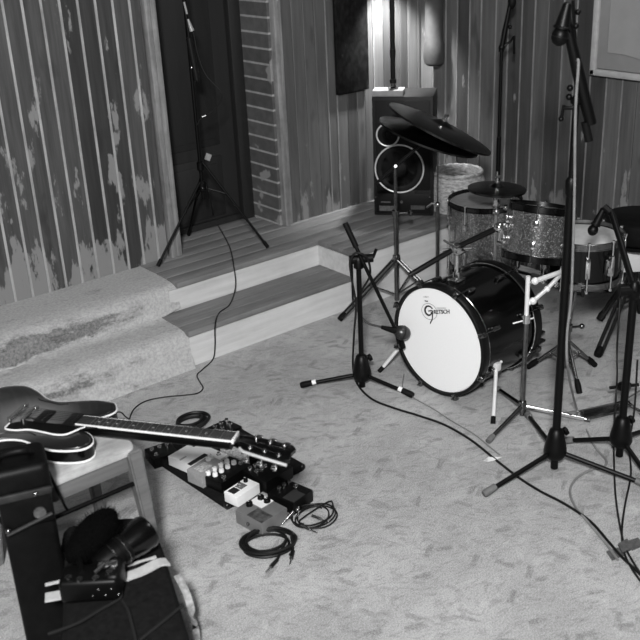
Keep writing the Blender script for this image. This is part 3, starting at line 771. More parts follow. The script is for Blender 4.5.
t = thing('crash_cymbal', 'large dark tilted cymbal, the upper of the overlapping two', 'cymbal', cB2, group='tilted crash cymbals'); cymbal_mesh(t, cB2, (nB + V(.62, .785, 0) * .05).normalized(), .262)
# boom stand (left)
b = V(3.11, 3.347, 0)
t = thing('cymbal_boom_stand', 'dull chrome boom cymbal stand standing in front of the platform', 'cymbal stand', b)
mb = MB(); mb.cyl(b + V(0, 0, .0), b + V(0, 0, .46), .0125, n=14); mb.build('lower_tube', CHROMED, t)
mb = MB(); mb.cyl(b + V(0, 0, .45), b + V(0, 0, .68), .0085, n=12); mb.build('upper_tube', CHROMED, t)
mb = MB(); mb.lathe([(.018, 0), (.019, .03)], Matrix.Translation(b + V(0, 0, .44)), 16); mb.tube([b + V(.0, 0, .455), b + V(.04, -.04, .455)], .006, 8); mb.box(b + V(.05, -.045, .455), (.008, .03, .03), bev=.003); mb.build('clutch', CHROMED, t)
j = b + V(0, 0, .685); e = cA - nB * .03
mb = MB(); mb.tube([j + (j - e) * .62, j, e], .0085, 12); mb.build('boom', BLACKM, t)
mb = MB(); mb.sphere(j, .012); mb.tube([j + V(.0, .0, 0), j + V(-.02, -.025, .012)], .008, 8); mb.build('tilter', CHROMED, t)
mb = MB(); mb.lathe([(.018, 0), (.022, .02), (.018, .05)], Matrix.Translation(b + V(0, 0, .19)), 16); mb.build('collar', CHROMED, t)
tripod_feet(t, b + V(0, 0, .225), b + V(0, 0, .03), [at(338, 320) + V(0, -.02, 0), V(3.27, 3.30, 0), V(3.20, 3.10, 0)], .0085, CHROMED, RUBBER, .015, True, double=True, flen=.035)
# straight stand (right) carrying the upper cymbal
b = at(436.5, 296); b.z = 0
b = V(cB.x - nB.x * .02 - .01, cB.y + .01, 0)
t = thing('straight_cymbal_stand', 'thin straight chrome cymbal stand between loudspeaker and floor tom', 'cymbal stand', b)
mb = MB(); mb.cyl(b + V(0, 0, .03), b + V(0, 0, .5), .009, n=12); mb.build('lower_tube', CHROMED, t)
mb = MB(); mb.cyl(b + V(0, 0, .5), V(b.x, b.y, cB.z + .03), .0038, n=10); mb.build('rod', CHROMED, t)
mb = MB(); mb.sphere(b + V(0, 0, .505), .014); mb.tube([b + V(0, 0, .505), b + V(-.02, .02, .51), b + V(-.04, .035, .49)], .006, 8); mb.build('wing_screw', CHROME, t)
tripod_feet(t, b + V(0, 0, .12), b + V(0, 0, .03), [b + V(-.12, .02, 0), b + V(.1, .08, 0), b + V(.02, -.14, 0)], .006, CHROMED, RUBBER, .011, False, flen=.03)
# small cymbal over the floor tom
c3 = at(497, 187, .60)
t = thing('small_cymbal', 'small dark flat cymbal hovering above the floor tom on its rod', 'cymbal', c3); cymbal_mesh(t, c3, V(.05, -.02, 1), .135)
b = V(c3.x, c3.y, 0)
t = thing('short_cymbal_stand', 'thin chrome stand carrying the small flat cymbal between the toms', 'cymbal stand', b)
mb = MB(); mb.cyl(b + V(0, 0, .03), b + V(0, 0, .47), .008, n=12); mb.cyl(b + V(0, 0, .47), b + V(0, 0, c3.z + .075), .004, n=10); mb.build('tube', CHROME, t)
mb = MB(); mb.sphere(b + V(0, 0, .48), .018); mb.box(b + V(0, 0, .53), (.03, .03, .05), bev=.008); mb.sphere(b + V(.03, -.03, .5), .014); mb.build('tilter', CHROME, t)
tripod_feet(t, b + V(0, 0, .1), b + V(0, 0, .03), [b + V(-.1, .06, 0), b + V(.09, .07, 0), b + V(-.01, -.11, 0)], .006, CHROMED, RUBBER, .011, False, flen=.03)

# woven basket between the floor tom and the wall
bk = V(3.745, 3.545, ZU)
t = thing('straw_basket', 'pale coarse woven straw basket standing on the platform behind the floor tom', 'basket', bk)
mb = MB(); prof = []
for k in range(46):
    u = k / 45; prof.append((.136 + .012 * math.sin(PI * u) - .05 * max(0, u - .8) + (.0025 if k % 2 else 0), .002 + .20 * u))
mb.lathe([(.001, .0)] + prof + [(.115, .205), (.105, .17), (.105, .02), (.001, .015)], Matrix.Translation(bk), 64)
mb.build('woven_body', SHAG, t)
mb = MB(); mb.tube([bk + V(.128 * math.cos(k * PI / 20), .128 * math.sin(k * PI / 20), .203 + .004 * (k % 2)) for k in range(40)], .011, 8, closed=True); mb.build('rim', SHAG, t)
# little pale hand drum leaning by the right wall
p = onpl(576, 283, V(3.84, 2.84, 0), V(1, 0, 0))
t = thing('hand_drum', 'small round pale skinned drum leaning on the wall behind the snare stand', 'drum', (3.82, p.y, 0))
MD = frame(V(3.80, p.y, .118), V(-.95, -.1, .3), V(0, 0, 1))
mb = MB(); mb.lathe([(.112, -.04), (.118, -.04), (.118, .0), (.112, .0)], MD, 40, cap=False); mb.build('frame', CHAIRW, t)
mb = MB(); mb.lathe([(.001, .001), (.114, .001), (.118, -.004)], MD, 40); mb.build('skin', simple('calf_skin', .33, .6, var=.3, scale=18), t)

# ------------------------------------------------------------------ microphone stands
def mic_base(t, b, hub_z, feet, capfoot=None, r=.0085, foot_mat=GREYRUB):
    mb = MB(); M = Matrix.Translation(b + V(0, 0, hub_z)); mb.lathe([(.006, -.085), (.013, -.085), (.013, -.045), (.031, -.04), (.040, -.022), (.038, .0), (.030, .038), (.023, .066), (.015, .073)], M, 24); h = mb.build('hub', BLACK, t)
    mb = MB(); mb.tube([b + V(0, 0, hub_z + .035), b + V(.035, -.01, hub_z + .05)], .006, 8); mb.lathe([(.004, 0), (.015, .002), (.015, .014), (.004, .017)], frame(b + V(.03, -.008, hub_z + .048), V(.9, -.25, .3)), 10); mb.build('knob', BLACK, h)
    for f in feet:
        f = Vector(f); a = b + V(0, 0, hub_z - .015); u = (f - a).normalized(); e = f + V(0, 0, .014)
        mb = MB(); mb.tube([a, e], r, 12); lg = mb.build('leg', BLACK, t)
        mb = MB(); mb.tube([e - u * .045, e - u * .004, e + u * .006], [.012, .014, .011], 12); mb.build('rubber_foot', foot_mat, lg)
        if capfoot: mb = MB(); mb.tube([e - u * .062, e - u * .045], .0105, 12); mb.build('tape_ring', WHITEP, lg)
nr = V(.62, .785, 0)
def pq(px, py, off=0.0): return onpl(px, py, cj + nr * off, nr)
def mic(root, a, b_, r0, r1, ball, mat=BLACK, gm=None, name='microphone'):
    a, b_ = Vector(a), Vector(b_); d = (b_ - a).normalized(); L_ = (b_ - a).length
    M = frame(a, d); 
    mb = MB(); mb.lathe([(r0 * .5, 0), (r0, .004), (r1, L_ * .7), (r1 * 1.15, L_ * .72), (r1 * 1.15, L_ * .78)], M, 20); mb.build('mic_body', mat, root)
    mb = MB(); mb.sphere(M @ V(0, 0, L_), ball, (1, 1, 1.15), M=M.to_3x3()); mb.build('grille', gm or mat, root)
    mb = MB(); mb.tube([M @ V(0, 0, L_ - .0), M @ V(0, 0, L_ + .003)], ball * 1.03, 20); mb.build('grille_band', BLACKM, root)
# 1: low stand aimed at the bass drum
b = at(361.5, 384, 0); b = V(2.365, 2.765, 0); G1 = None
t = thing('microphone_stand', 'low black stand aiming its boom at the bass drum head', 'microphone stand', b, 'microphone stands around the room')
mic_base(t, b, .075, [at(302, 388), at(412, 398), b + V(.13, .16, 0)], capfoot=True, foot_mat=RUBBER)
mb = MB(); mb.cyl(b + V(0, 0, .12), b + V(0, 0, .53), .0105, n=14); mb.build('pole', BLACK, t)
jn = onpl(361, 262, b, V(.62, .785, 0)); cl = b + V(0, 0, .555)
mb = MB(); mb.lathe([(.014, -.03), (.02, -.025), (.02, .01), (.014, .02)], Matrix.Translation(cl), 18); mb.cyl(cl + V(-.03, .02, .01), cl + V(.05, -.03, .01), .017, n=16); mb.tube([cl + V(.05, -.03, .01), cl + V(.065, -.035, .045)], .006, 8); mb.build('clutch', BLACK, t)
nr = V(.62, .785, 0); P0 = onpl(345.5, 224, cl + nr * .03, nr); P1 = onpl(363, 262, cl - nr * .02, nr); P2 = onpl(403, 345, cl - nr * -.01, nr)
mb = MB(); mb.tube([P0, P1, P2], .0075, 12); bo = mb.build('boom', BLACK, t)
mb = MB(); dd = (P1 - P0).normalized(); mb.tube([P0 - dd * .005, P0 + dd * .1], .0115, 14); mb.build('counterweight', RUBBER, bo)
mb = MB(); mb.tube([P2 - (P2 - P1).normalized() * .02, P2 + V(0, 0, -.012)], .012, 12); mb.build('mic_clip', BLACK, bo)
t = thing('kick_microphone', 'black microphone with round grille against the bass drum head', 'microphone', P2)
m0 = onpl(381, 327, P2 - nr * .02, nr); m1 = onpl(404, 332, P2 - nr * .01 + V(.02, 0, 0), nr)
mic(t, m0, m1 + V(-.01, 0, 0), .008, .014, .031, gm=simple('dark_grille', .05, .35, metal=.7, var=.5, scale=300))
# its cable, looping round the stand and away over the floor
def cable(name, label, pts, r, mat=CABLE, sub=8, n=8, cat='cable', group=None):
    mb = MB(); mb.tube(spline(pts, sub), r, n); o = mb.build(name, mat); return tag(o, label, cat, group)
n1 = V(.62, .785, 0); sb = b
def pl(px, py, off=0.0): return onpl(px, py, sb + n1 * off, n1)
cable('microphone_cable', 'black cable looped on the low stand and running right across the floor',
      [m0, pl(366, 322), pl(357, 308, .03), pl(361, 292, .04), pl(370, 275, .03), pl(367, 258, -.04), pl(356, 253, -.05), pl(350, 262, -.05), pl(352, 280, -.04), pl(356, 305, -.03), pl(354, 335, -.03), at(353, 368, .05), at(358, 385, .006), at(372, 399, .006), at(394, 408, .006), at(420, 416, .006), at(445, 425, .006),
       at(471, 440, .006), at(496, 460, .006), at(518, 477, .006), at(540, 491, .006), at(565, 504, .006), at(590, 521, .006), at(608, 541, .006), at(622, 557, .006), at(640, 574, .006), at(665, 600, .006)], .0045)
cable('drum_cable', 'thin grey cable curving under the bass drum and out beside the long black cable',
      [at(404, 374, .006), at(403, 388, .006), at(414, 398, .006), at(432, 408, .006), at(452, 421, .006), at(474, 434, .006), at(490, 447, .006), at(500, 455, .006)], .0025, CABLEG)

# 2: tall stand in front
b = at(554, 471, .0)
t = thing('microphone_stand', 'tall black stand in front of the drums with hanging microphone', 'microphone stand', b, 'microphone stands around the room')
mic_base(t, b, .10, [at(485, 497), at(527, 417), at(648, 489)])
cj = onpl(577, 102, b, nr)
zj, zk = onpl(577, 104, b, nr).z, onpl(571, 185, b, nr).z
mb = MB(); mb.cyl(b + V(0, 0, .16), V(b.x, b.y, zk), .014, n=16); mb.build('pole', BLACK, t)
mb = MB(); mb.cyl(V(b.x, b.y, zk - .02), V(b.x, b.y, zj), .010, n=16); mb.build('upper_pole', BLACK, t)
mb = MB(); mb.lathe([(.014, 0), (.018, .01), (.018, .05), (.012, .06)], Matrix.Translation(V(b.x, b.y, zk - .035)), 18); mb.build('clutch', BLACK, t)
cj = V(b.x, b.y, zj + .01); nr = V(.62, .785, 0)
def pq(px, py, off=0.0): return onpl(px, py, cj + nr * off, nr)
mb = MB(); mb.sphere(cj, .017); mb.tube([pq(582, 98), pq(572, 108), pq(563, 108)], .006, 8); mb.tube([pq(564, 105), pq(561, 120)], .005, 8); mb.sphere(pq(561, 119), .008); mb.sphere(pq(569, 97), .01); mb.sphere(pq(570, 88), .01); mb.build('boom_joint', BLACK, t)
mb = MB(); mb.tube([pq(591, 124), pq(580, 80), pq(567, 24), pq(566, 5)], [.0175, .019, .014, .012], 14); bo = mb.build('boom', BLACK, t)
mb = MB(); mb.tube([pq(589, 141), pq(585, 122)], .0125, 14); mb.build('counterweight', RUBBER, bo)
mb = MB(); mb.tube([pq(573, 0), pq(574.5, 30), pq(577, 62)], .005, 8); mb.sphere(pq(576, 26), .009); mb.sphere(pq(578, 12), .009); mb.build('cable_clip_rod', BLACK, bo)
t2 = thing('hanging_microphone', 'black microphone hanging head down from the tall front stand', 'microphone', pq(560, 38))
mic(t2, pq(568, 2, -.03), pq(560, 36, -.03), .012, .022, .025)
sb = b; 
cable('stand_cable', 'grey cable hanging down the tall front stand to the floor',
      [pq(577, 60, -.02), pq(578.5, 64, -.02), pq(576, 100, -.02), pq(575, 140, -.02), pl(574.5, 190, -.02), pl(573, 250, -.02), pl(571, 300, -.02), pl(567, 335, -.02), pl(568, 370, -.01), at(577, 409, .03), at(594, 445, .006), at(606, 460, .006), at(604, 466, .006), at(590, 470, .006), at(576, 479, .006), at(570, 491, .006), at(575, 506, .006), at(588, 522, .006), at(604, 541, .006), at(618, 560, .006)], .0042, CABLEG)
# 3: stand at the right edge
b = at(619, 459, .0)
t = thing('microphone_stand', 'thick black stand standing at the right edge of the photo', 'microphone stand', b, 'microphone stands around the room')
mic_base(t, b, .10, [at(562, 444), b + V(.26, .03, 0), at(652, 486)])
mb = MB(); zk = onpl(635, 290, b, nr).z; mb.cyl(b + V(0, 0, .15), V(b.x, b.y, zk - .02), .0135, n=16); mb.build('pole', BLACK, t)
cj = V(b.x, b.y, zk); nr = V(.62, .785, 0)
mb = MB(); mb.lathe([(.015, -.03), (.021, -.02), (.021, .015), (.012, .03)], Matrix.Translation(cj), 18); mb.cyl(cj + V(-.04, .03, 0), cj + V(.04, -.03, 0), .018, n=16); mb.build('clutch', BLACK, t)
mb = MB(); mb.tube([pq(640, 312, .02), cj + V(-.01, -.012, 0), pq(622, 246, .12), pq(611, 212, .26)], .010, 12); SNJ = V(cj.x, cj.y, cj.z); bo = mb.build('boom', BLACK, t)
mb = MB(); mb.tube([pq(611, 213, .26), pq(604, 207, .28)], .013, 12); mb.build('mic_clip', BLACK, bo)
cable('floor_cable', 'black cable hanging left of the edge stand down to the tape', [b + V(-.03, .03, .62), b + V(-.04, .02, .45), at(617, 380, .16), at(614, 430, .03), at(614, 460, .005), at(616, 500, .005), at(623, 540, .005), at(632, 560, .005), at(645, 580, .005)], .0035)
cable('floor_cable', 'black cable curling right of the edge stand down to the tape', [b + V(.01, -.03, .4), b + V(.02, -.03, .2), at(629, 445, .02), at(631, 473, .005), at(625, 505, .005), at(622, 530, .005), at(624, 552, .005), at(634, 572, .005), at(648, 590, .005)], .0035)
for quad_, lb in (([(606, 552), (618, 548), (624, 556), (612, 561)], 'dark square of tape left of the taped cables on the floor'), ([(618, 546), (627, 541), (632, 550), (622, 555)], 'dark strip of tape across the cables on the floor'), ([(625, 542), (638, 538), (644, 546), (632, 551)], 'dark square of tape at the right edge on the floor')):
    mb = MB(); mb.prism([tuple(at(*q)[:2]) for q in quad_], .0005, .0022 if 'across' not in lb else .0105); tag(mb.build('tape_patch', TAPE), lb, 'tape', 'tape patches on the floor')
mb = MB(); mb.bm.faces.new([mb.bm.verts.new(at(*q, z)) for *q, z in ((483, 461, .002), (488, 457, .012), (502, 457, .004), (496, 460, .010), (488, 462, .003))]); r_ = bmesh.ops.solidify(mb.bm, geom=mb.bm.faces[:], thickness=.0008)
tag(mb.build('paper_scrap', PAPER), 'torn white paper scrap lying by the cable on the floor', 'paper')

# 4: overhead stand behind the drums
b = V(3.675, 3.2, 0)
t = thing('microphone_stand', 'tall thin black stand rising behind the small flat cymbal', 'microphone stand', b, 'microphone stands around the room')
mic_base(t, b, .09, [b + V(.16, .12, 0), b + V(.14, -.18, 0), b + V(-.2, .08, 0)])
mb = MB(); mb.cyl(b + V(0, 0, .14), b + V(0, 0, .75), .0115, n=14); mb.build('pole', BLACK, t)
mb = MB(); mb.cyl(b + V(0, 0, .74), b + V(0, 0, 1.17), .0085, n=14); mb.build('upper_pole', BLACK, t)
cj = b + V(0, 0, 1.18)
mb = MB(); mb.sphere(cj, .016); mb.tube([cj, pq(511, 41), pq(514, 36), pq(514, 54)], .006, 8); mb.sphere(pq(510, 27), .01); mb.build('boom_joint', BLACK, t)
mb = MB(); mb.tube([pq(501, 52), pq(505, 30), pq(511, 0), pq(516, -30)], [.013, .013, .009, .009], 12); bo = mb.build('boom', BLACK, t)
mb = MB(); mb.sphere(pq(512, 2), .02, (1, 1, 1.6)); mb.build('boom_grip', RUBBER, bo)

# 5: stand on the platform by the door, boom folded down
b = V(2.42, 3.975, ZU)
t = thing('microphone_stand', 'black tripod stand with folded boom in front of the door', 'microphone stand', b, 'microphone stands around the room')
nr = V(.52, .85, 0); cj = b
hub = pq(200, 187)
mb = MB(); mb.cyl(V(b.x, b.y, ZU + .26), V(b.x, b.y, ZU + 1.25), .0085, n=14); mb.build('pole', BLACK, t)
mb = MB(); z_h = hub.z
mb.lathe([(.012, -.02), (.02, -.015), (.02, .02), (.012, .03)], Matrix.Translation((b.x, b.y, z_h)), 16); mb.build('hub', BLACK, t)
mb = MB(); mb.lathe([(.012, -.02), (.017, -.015), (.017, .02), (.012, .025)], Matrix.Translation((b.x, b.y, z_h + .1)), 16); mb.build('clutch', BLACK, t)
for f, st in ((at(158, 268, ZU), -.02), (at(268, 249, ZU), .08), (V(2.46, 4.22, ZU), .0)):
    a = V(b.x, b.y, z_h + .06 + st); a2 = V(b.x, b.y, z_h - .02 + st * .2)
    mb = MB(); mb.tube([a + (f - a) * .04, f + V(0, 0, .01)], .0062, 10); k = a + (f - a) * .38; mb.tube([V(b.x, b.y, z_h), k], .004, 8); mb.sphere(k, .009, u=8, v=6); lg = mb.build('leg', BLACK, t)
    mb = MB(); u = (f - a).normalized(); mb.tube([f + V(0, 0, .01) - u * .035, f + V(0, 0, .01)], .0095, 12); mb.build('rubber_foot', RUBBER, lg)
for dx in (-.012, .014): mb = MB(); mb.sphere(V(b.x + dx, b.y - .02, z_h), .004, u=8, v=6); mb.build('bolt', CHROME, t)
P = lambda x_, y_, o=-.04: onpl(x_, y_, b + nr * o, nr)
mb = MB(); mb.tube([P(184, 0), P(189, 38), P(198, 82)], .008, 12); bo = mb.build('boom', BLACK, t)
mb = MB(); mb.tube([P(189, 38), P(197, 80)], .015, 14); mb.build('counterweight', BLACKM, bo)
mb = MB(); mb.sphere(P(191.5, 68, -.062), .0045, u=8, v=6); mb.build('bolt', CHROME, bo)
mb = MB(); mb.tube([P(184, 2, -.055), P(187, 14, -.055)], .005, 8); mb.tube([P(188, 19, -.055), P(192, 31, -.055)], [.005, .012], 10); mb.build('silver_clip', simple('worn_silver', .25, .5, metal=.3), bo)
cable('hanging_cable', 'thin black cable drooping beside the folded boom at the door', [P(193, 30), P(198, 55), P(206, 75), P(221, 92), P(220, 102), P(212, 112), P(203, 116), P(197, 125)], .0028)
t2 = thing('cable_plug', 'tiny chrome plug hooked at the door stand', 'plug', P(204, 116, -.045)); mb = MB(); mb.tube([P(202, 117, -.045), P(206, 115.5, -.045)], .005, 8); mb.build('plug_body', CHROMED, t2)
cable('guitar_cable', 'long thin black cable running from the door stand down the steps to the guitar',
      [V(b.x + .01, b.y - .02, z_h + .02), P(210, 196, -.06), at(214, 218, ZU + .03), at(222, 232, ZU + .005), at(230, 248, ZU + .005), aty(234, 268, 3.665), aty(235.5, 286, 3.655), at(230, 304, ZL + .005), at(219, 313, ZL + .006), at(215, 325, ZL + .008), aty(215, 345, 3.415), aty(213, 359, 3.415), at(203, 369, .005), at(197, 375, .005), at(200, 382, .005), at(203, 388, .005), at(198, 393, .005), at(186, 395, .005), at(165, 397, .005), at(146, 401, .005), at(134, 409, .005), at(129, 420, .005)], .0028)
cable('short_cable', 'short black cable looping out under the guitar horn', [V(1.18, 2.75, .30), at(118, 412, .2), at(126, 417, .1), at(133, 422, .01), at(142, 427, .006)], .0028)

# ------------------------------------------------------------------ drum throne
tc = at(646, 228, .49)
t = thing('drum_throne', 'black padded drum seat with pale bracket at the right edge of the photo', 'seat', (tc.x, tc.y, 0))
th = V(3.72, 2.40, 0)
tc = th
t.location = th; WM[t.name] = Matrix.Translation(th)
mb = MB(); mb.lathe([(.001, .40), (.14, .40), (.158, .41), (.165, .43), (.163, .495), (.145, .508), (.001, .51)], Matrix.Translation(th), 48); mb.build('seat_cushion', LEATHER, t)
mb = MB(); mb.lathe([(.001, .385), (.155, .385), (.158, .402), (.001, .403)], Matrix.Translation(th), 48); mb.build('seat_board', BLACK, t)
mb = MB(); mb.box(onpl(632, 259, th - V(.62, .785, 0) * .06, (.62, .785, 0)), (.095, .04, .115), bev=.006, rot=Matrix.Rotation(-.68, 3, 'Z')); mb.build('seat_bracket', simple('bracket_paint', .5, .6), t)
mb = MB(); mb.cyl(th + V(0, 0, .08), th + V(0, 0, .39), .014, n=16); mb.build('post', BLACKM, t)
tripod_feet(t, th + V(0, 0, .27), th + V(0, 0, .1), [at(600, 322), at(598, 358), th + V(.16, -.12, 0)], .012, BLACKM, RUBBER, .019, True, double=True, flen=.035)
# flat-footed stand at the right
b = at(622, 409)
t = thing('hi_hat_stand', 'chrome flat-legged stand base behind the edge microphone stand', 'stand', b)
mb = MB(); mb.cyl(b + V(0, 0, .03), b + V(0, 0, .34), .009, n=12); mb.build('pole', CHROMED, t)
for f in (at(568, 417), at(660, 425), at(650, 388)):
    mb = MB(); mb.tube([b + V(0, 0, .03), f + V(0, 0, .012)], .0075, 8); lg = mb.build('leg', CHROME, t)
    u = (f - b).normalized(); mb = MB(); mb.tube([f + V(0, 0, .012) - u * .03, f + V(0, 0, .012)], .011, 10); mb.build('rubber_foot', GREYRUB, lg)
mb = MB(); mb.box(b + V(0, 0, .10), (.05, .04, .03), bev=.008); mb.tube([b + V(-.05, .03, .1), b + V(.05, -.03, .1)], .007, 8); mb.build('collar', BLACKM, t)
mb = MB(); mb.box(b + V(-.1, .02, .02), (.17, .055, .012), bev=.004, rot=Matrix.Rotation(-.35, 3, 'Z')); mb.build('footboard', CHROMED, t)

# snare microphone on a clip
nr = V(.62, .785, 0); cj = SNJ + nr * .28
t = thing('snare_microphone', 'black microphone on the short boom over the snare drum head', 'microphone', pq(592, 230))
mic(t, pq(604, 208), pq(593, 230), .010, .015, .018)
cable('snare_cable', 'thin black cable arching from the snare microphone down past the throne', [pq(604, 208), pq(611, 209), pq(617, 222), pq(619, 245), V(3.10, 2.00, .40), V(3.07, 1.97, .2), V(3.03, 1.94, .03), V(3.0, 1.88, .006), V(2.9, 1.72, .006), V(2.85, 1.66, .006)], .0035)

# ------------------------------------------------------------------ guitar pedals
GX, GY = V(math.cos(.14), math.sin(.14), 0), V(-math.sin(.14), math.cos(.14), 0)
bc = V(1.60, 2.645, 0)
t = thing('pedalboard', 'flat black board carrying seven effects pedals on the floor', 'pedalboard', None, M=rz(bc, 3))
MB0 = rz(bc, 3)
mb = MB(); mb.box((0, 0, .0155), (.35, .47, .029), M=MB0, bev=.006); mb.build('deck', FABRIC, t)
mb = MB()
for sx in (-1, 1):
    for sy in (-1, 1): mb.sphere(MB0 @ V(sx * .168, sy * .228, .017), .0125, u=10, v=8)
mb.build('corner_guards', BLACKM, t)
PZ = .031
def pedal(name, label, c, yaw, w, l, h, mat, knobs=(), kr=.009, kmat=KNOBW, sw=(), panels=(), wedge=.0, feet_z=0.0, jack=True, group=None):
    """knobs, sw: (x, y) in pedal space; panels: (x, y, w, l, mat)"""
    M = rz(c, yaw); t = thing(name, label, 'effects pedal', None, group or 'effects pedals by the guitar', M=M)
    mb = MB(); out = [(-l / 2, 0), (l / 2, 0), (l / 2, h + wedge), (-l / 2, h)]
    Mp = M @ Matrix(((0, 0, 1, -w / 2), (1, 0, 0, 0), (0, 1, 0, 0), (0, 0, 0, 1)))
    mb.prism(out, 0, w, M=Mp, bev=.003); mb.build('case', mat, t)
    zt = lambda y_: h + wedge * (y_ + l / 2) / l
    for (x_, y_, pw, plen, pm) in panels:
        mb = MB(); sl = math.atan2(wedge, l); mb.box((x_, y_, zt(y_) + .0005), (pw, plen, .0025), M=M, rot=Matrix.Rotation(sl, 3, 'X')); mb.build('panel', pm, t)
    for (x_, y_) in knobs:
        z = zt(y_); mb = MB(); mb.lathe([(kr, 0), (kr * .95, .010), (kr * .8, .013), (.001, .0135)], M @ Matrix.Translation((x_, y_, z)), 14); k = mb.build('knob', kmat, t)
        if w > .07 or len(knobs) < 5: mb = MB(); mb.box((x_, y_ + kr * .5, z + .0135), (.0015, kr * .8, .001), M=M); mb.build('pointer', INK if kmat != BLACK else WHITEP, k)
    for (x_, y_) in sw:
        z = zt(y_); mb = MB(); mb.lathe([(.0085, 0), (.0085, .004), (.006, .005), (.006, .011), (.0045, .0125), (.001, .0128)], M @ Matrix.Translation((x_, y_, z)), 14); mb.build('footswitch', CHROME, t)
    if jack:
        mb = MB()
        for s in (-1, 1): mb.cyl(M @ V(s * (w / 2), 0, h * .5), M @ V(s * (w / 2 + .008), 0, h * .5), .006, n=10)
        mb.build('jack', CHROMED, t)
    return t
def row(n, x0, x1, y): return [(x0 + (x1 - x0) * i / (n - 1), y) for i in range(n)]
def up(px, py, z): p = at(px, py, z); return V(p.x, p.y, 0)
def onb(px, py, h): p = at(px, py, PZ + h); return V(p.x + .022, p.y + .004, PZ)
pedal('effects_pedal', 'large white pedal with dark slot at the left end of the board', onb(193, 456, .045), 12, .135, .17, .036, WHITEP, sw=[(-.05, -.065), (.045, -.06)], knobs=[(.04, .06)], kr=.007, kmat=BLACK,
      panels=[(-.02, -.02, .085, .018, INK), (-.045, .03, .03, .006, GREYP)], jack=False)
MG = onb(202, 468, .045)
pedal('effects_pedal', 'grey angled pedal with scuffed panel beside the white slotted pedal', onb(201, 467, .055), 12, .115, .075, .05, GREYP, knobs=[(.03, .018), (.048, .018)], kr=.009, panels=[(-.015, 0, .05, .04, PALEP)], jack=False)
pedal('effects_pedal', 'black pedal with two rows of ivory knobs mid board', onb(221, 471, .045), 12, .15, .1, .04, BLACK, knobs=row(4, -.058, .035, .028) + row(4, -.05, .043, .002), kr=.0095, sw=[(-.045, -.035), (.055, -.02)], jack=False)
pedal('effects_pedal', 'white pedal with dark printed panels at the front of the board', onb(237, 490, .04), 11, .11, .062, .038, WHITEP, knobs=[(.035, .015)], kr=.008, kmat=BLACK, sw=[(.005, .015)], panels=[(-.03, .008, .03, .03, INK), (.005, .008, .03, .03, simple('dark_print', .1, .5))], jack=False)
pedal('effects_pedal', 'pale speckled pedal behind the ivory knobs', onb(232, 452, .045), 8, .062, .11, .04, PALEP, knobs=[(-.015, .035), (.015, .035)], kr=.007, kmat=CHROMED, sw=[(0, -.035)], jack=False)
pedal('effects_pedal', 'wide black pedal with chrome switches at the right end of the board', onb(263, 470, .05), 8, .13, .12, .045, BLACK, knobs=row(4, -.045, .03, .04), kr=.009, kmat=CHROME, sw=[(-.04, .012), (-.02, .008), (.0, .012)], jack=False)
pedal('effects_pedal', 'small black pedal with chrome knobs under the headstock', onb(249, 452, .04), 8, .07, .1, .036, BLACK, knobs=[(-.02, .03), (.02, .03), (0, .01)], kr=.009, kmat=CHROME, sw=[(0, -.03)], jack=False)
pedal('effects_pedal', 'silver pedal with black artwork on the floor before the board', up(261, 508, .055), 8, .118, .125, .052, SILVERP, knobs=[(-.01, .045), (.04, .012), (.04, .042)], kr=.012, kmat=BLACK, sw=[], panels=[(-.03, -.025, .05, .07, simple('dark_artwork', .05, .5, var=.8, scale=60)), (.03, .03, .055, .06, PAPER)])
pedal('effects_pedal', 'black pedal on the floor right of the board end', up(290, 490, .05), 12, .105, .115, .045, BLACK, knobs=row(3, -.015, .035, .035), kr=.009, kmat=CHROMED, sw=[(.03, -.0)], panels=[(-.015, -.03, .06, .05, simple('rubber_tread', .01, .8))], jack=False)
pedal('effects_pedal', 'small black pedal beside the chair leg left of the board', up(161, 448, .05), -8, .10, .09, .04, BLACK, knobs=row(3, -.03, .03, .015), kr=.009, kmat=CHROME, sw=[(-.03, -.025)])
pedal('effects_pedal', 'black pedal with chrome knobs behind the guitar neck', up(226, 425, .05), 8, .09, .08, .04, BLACK, knobs=row(3, -.03, .03, .03) + row(2, -.02, .02, 0), kr=.009, kmat=CHROME)
def coil(name, label, c, R, n, r, mat, ends=(), el=1.0, yaw=0, seed=1):
    rnd = random.Random(seed); pts = []
    for k in range(n * 16 + 1):
        a = 2 * PI * k / 16; rr = R * (1 + .07 * math.sin(a * .37 + seed) + rnd.uniform(-.015, .015)); lay_ = (k / 16)
        off = V(.012 * math.sin(k / 16 * 2.1 + seed), .012 * math.cos(k / 16 * 1.7), 0)
        pts.append(V(c.x, c.y, r + .0022 * lay_ * 1.4) + Matrix.Rotation(math.radians(yaw), 3, 'Z') @ (V(rr * math.cos(a), rr * math.sin(a) * el, 0)) + off)
    if ends: pts += [Vector(e) for e in ends]
    mb = MB(); mb.tube(spline(pts, 3), r, 8); return mb, pts
def plug(parent, a, b_, cm=CHROME):
    a, b_ = Vector(a), Vector(b_); d = (b_ - a).normalized()
    mb = MB(); mb.tube([a, a + d * .035], .0065, 12); o = mb.build('plug_sleeve', BLACKM if cm == 0 else cm, parent); mb = MB(); mb.tube([a + d * .035, a + d * .062], .0032, 10); mb.sphere(a + d * .062, .0035, u=8, v=6); mb.build('plug_tip', CHROME, o)
c = at(268, 545); t = thing('coiled_cable', 'thick black instrument cable coiled in front of the silver pedal', 'cable', c, 'coiled cables on the floor')
mb, pts = coil('c', '', c, .078, 6, .0045, CABLE, [at(291, 533, .03), at(293, 548, .012), at(290, 555, .008)], el=.8, yaw=-30, seed=2); mb.build('coil', CABLE, t)
plug(t, at(277, 560, .01), at(267, 571, .008), 0); plug(t, at(293, 551, .01), at(291, 560, .008), 0)
mb = MB(); mb.tube([at(287, 538, .02), at(277, 560, .01)], .0045, 8); mb.build('cable_end', CABLE, t)
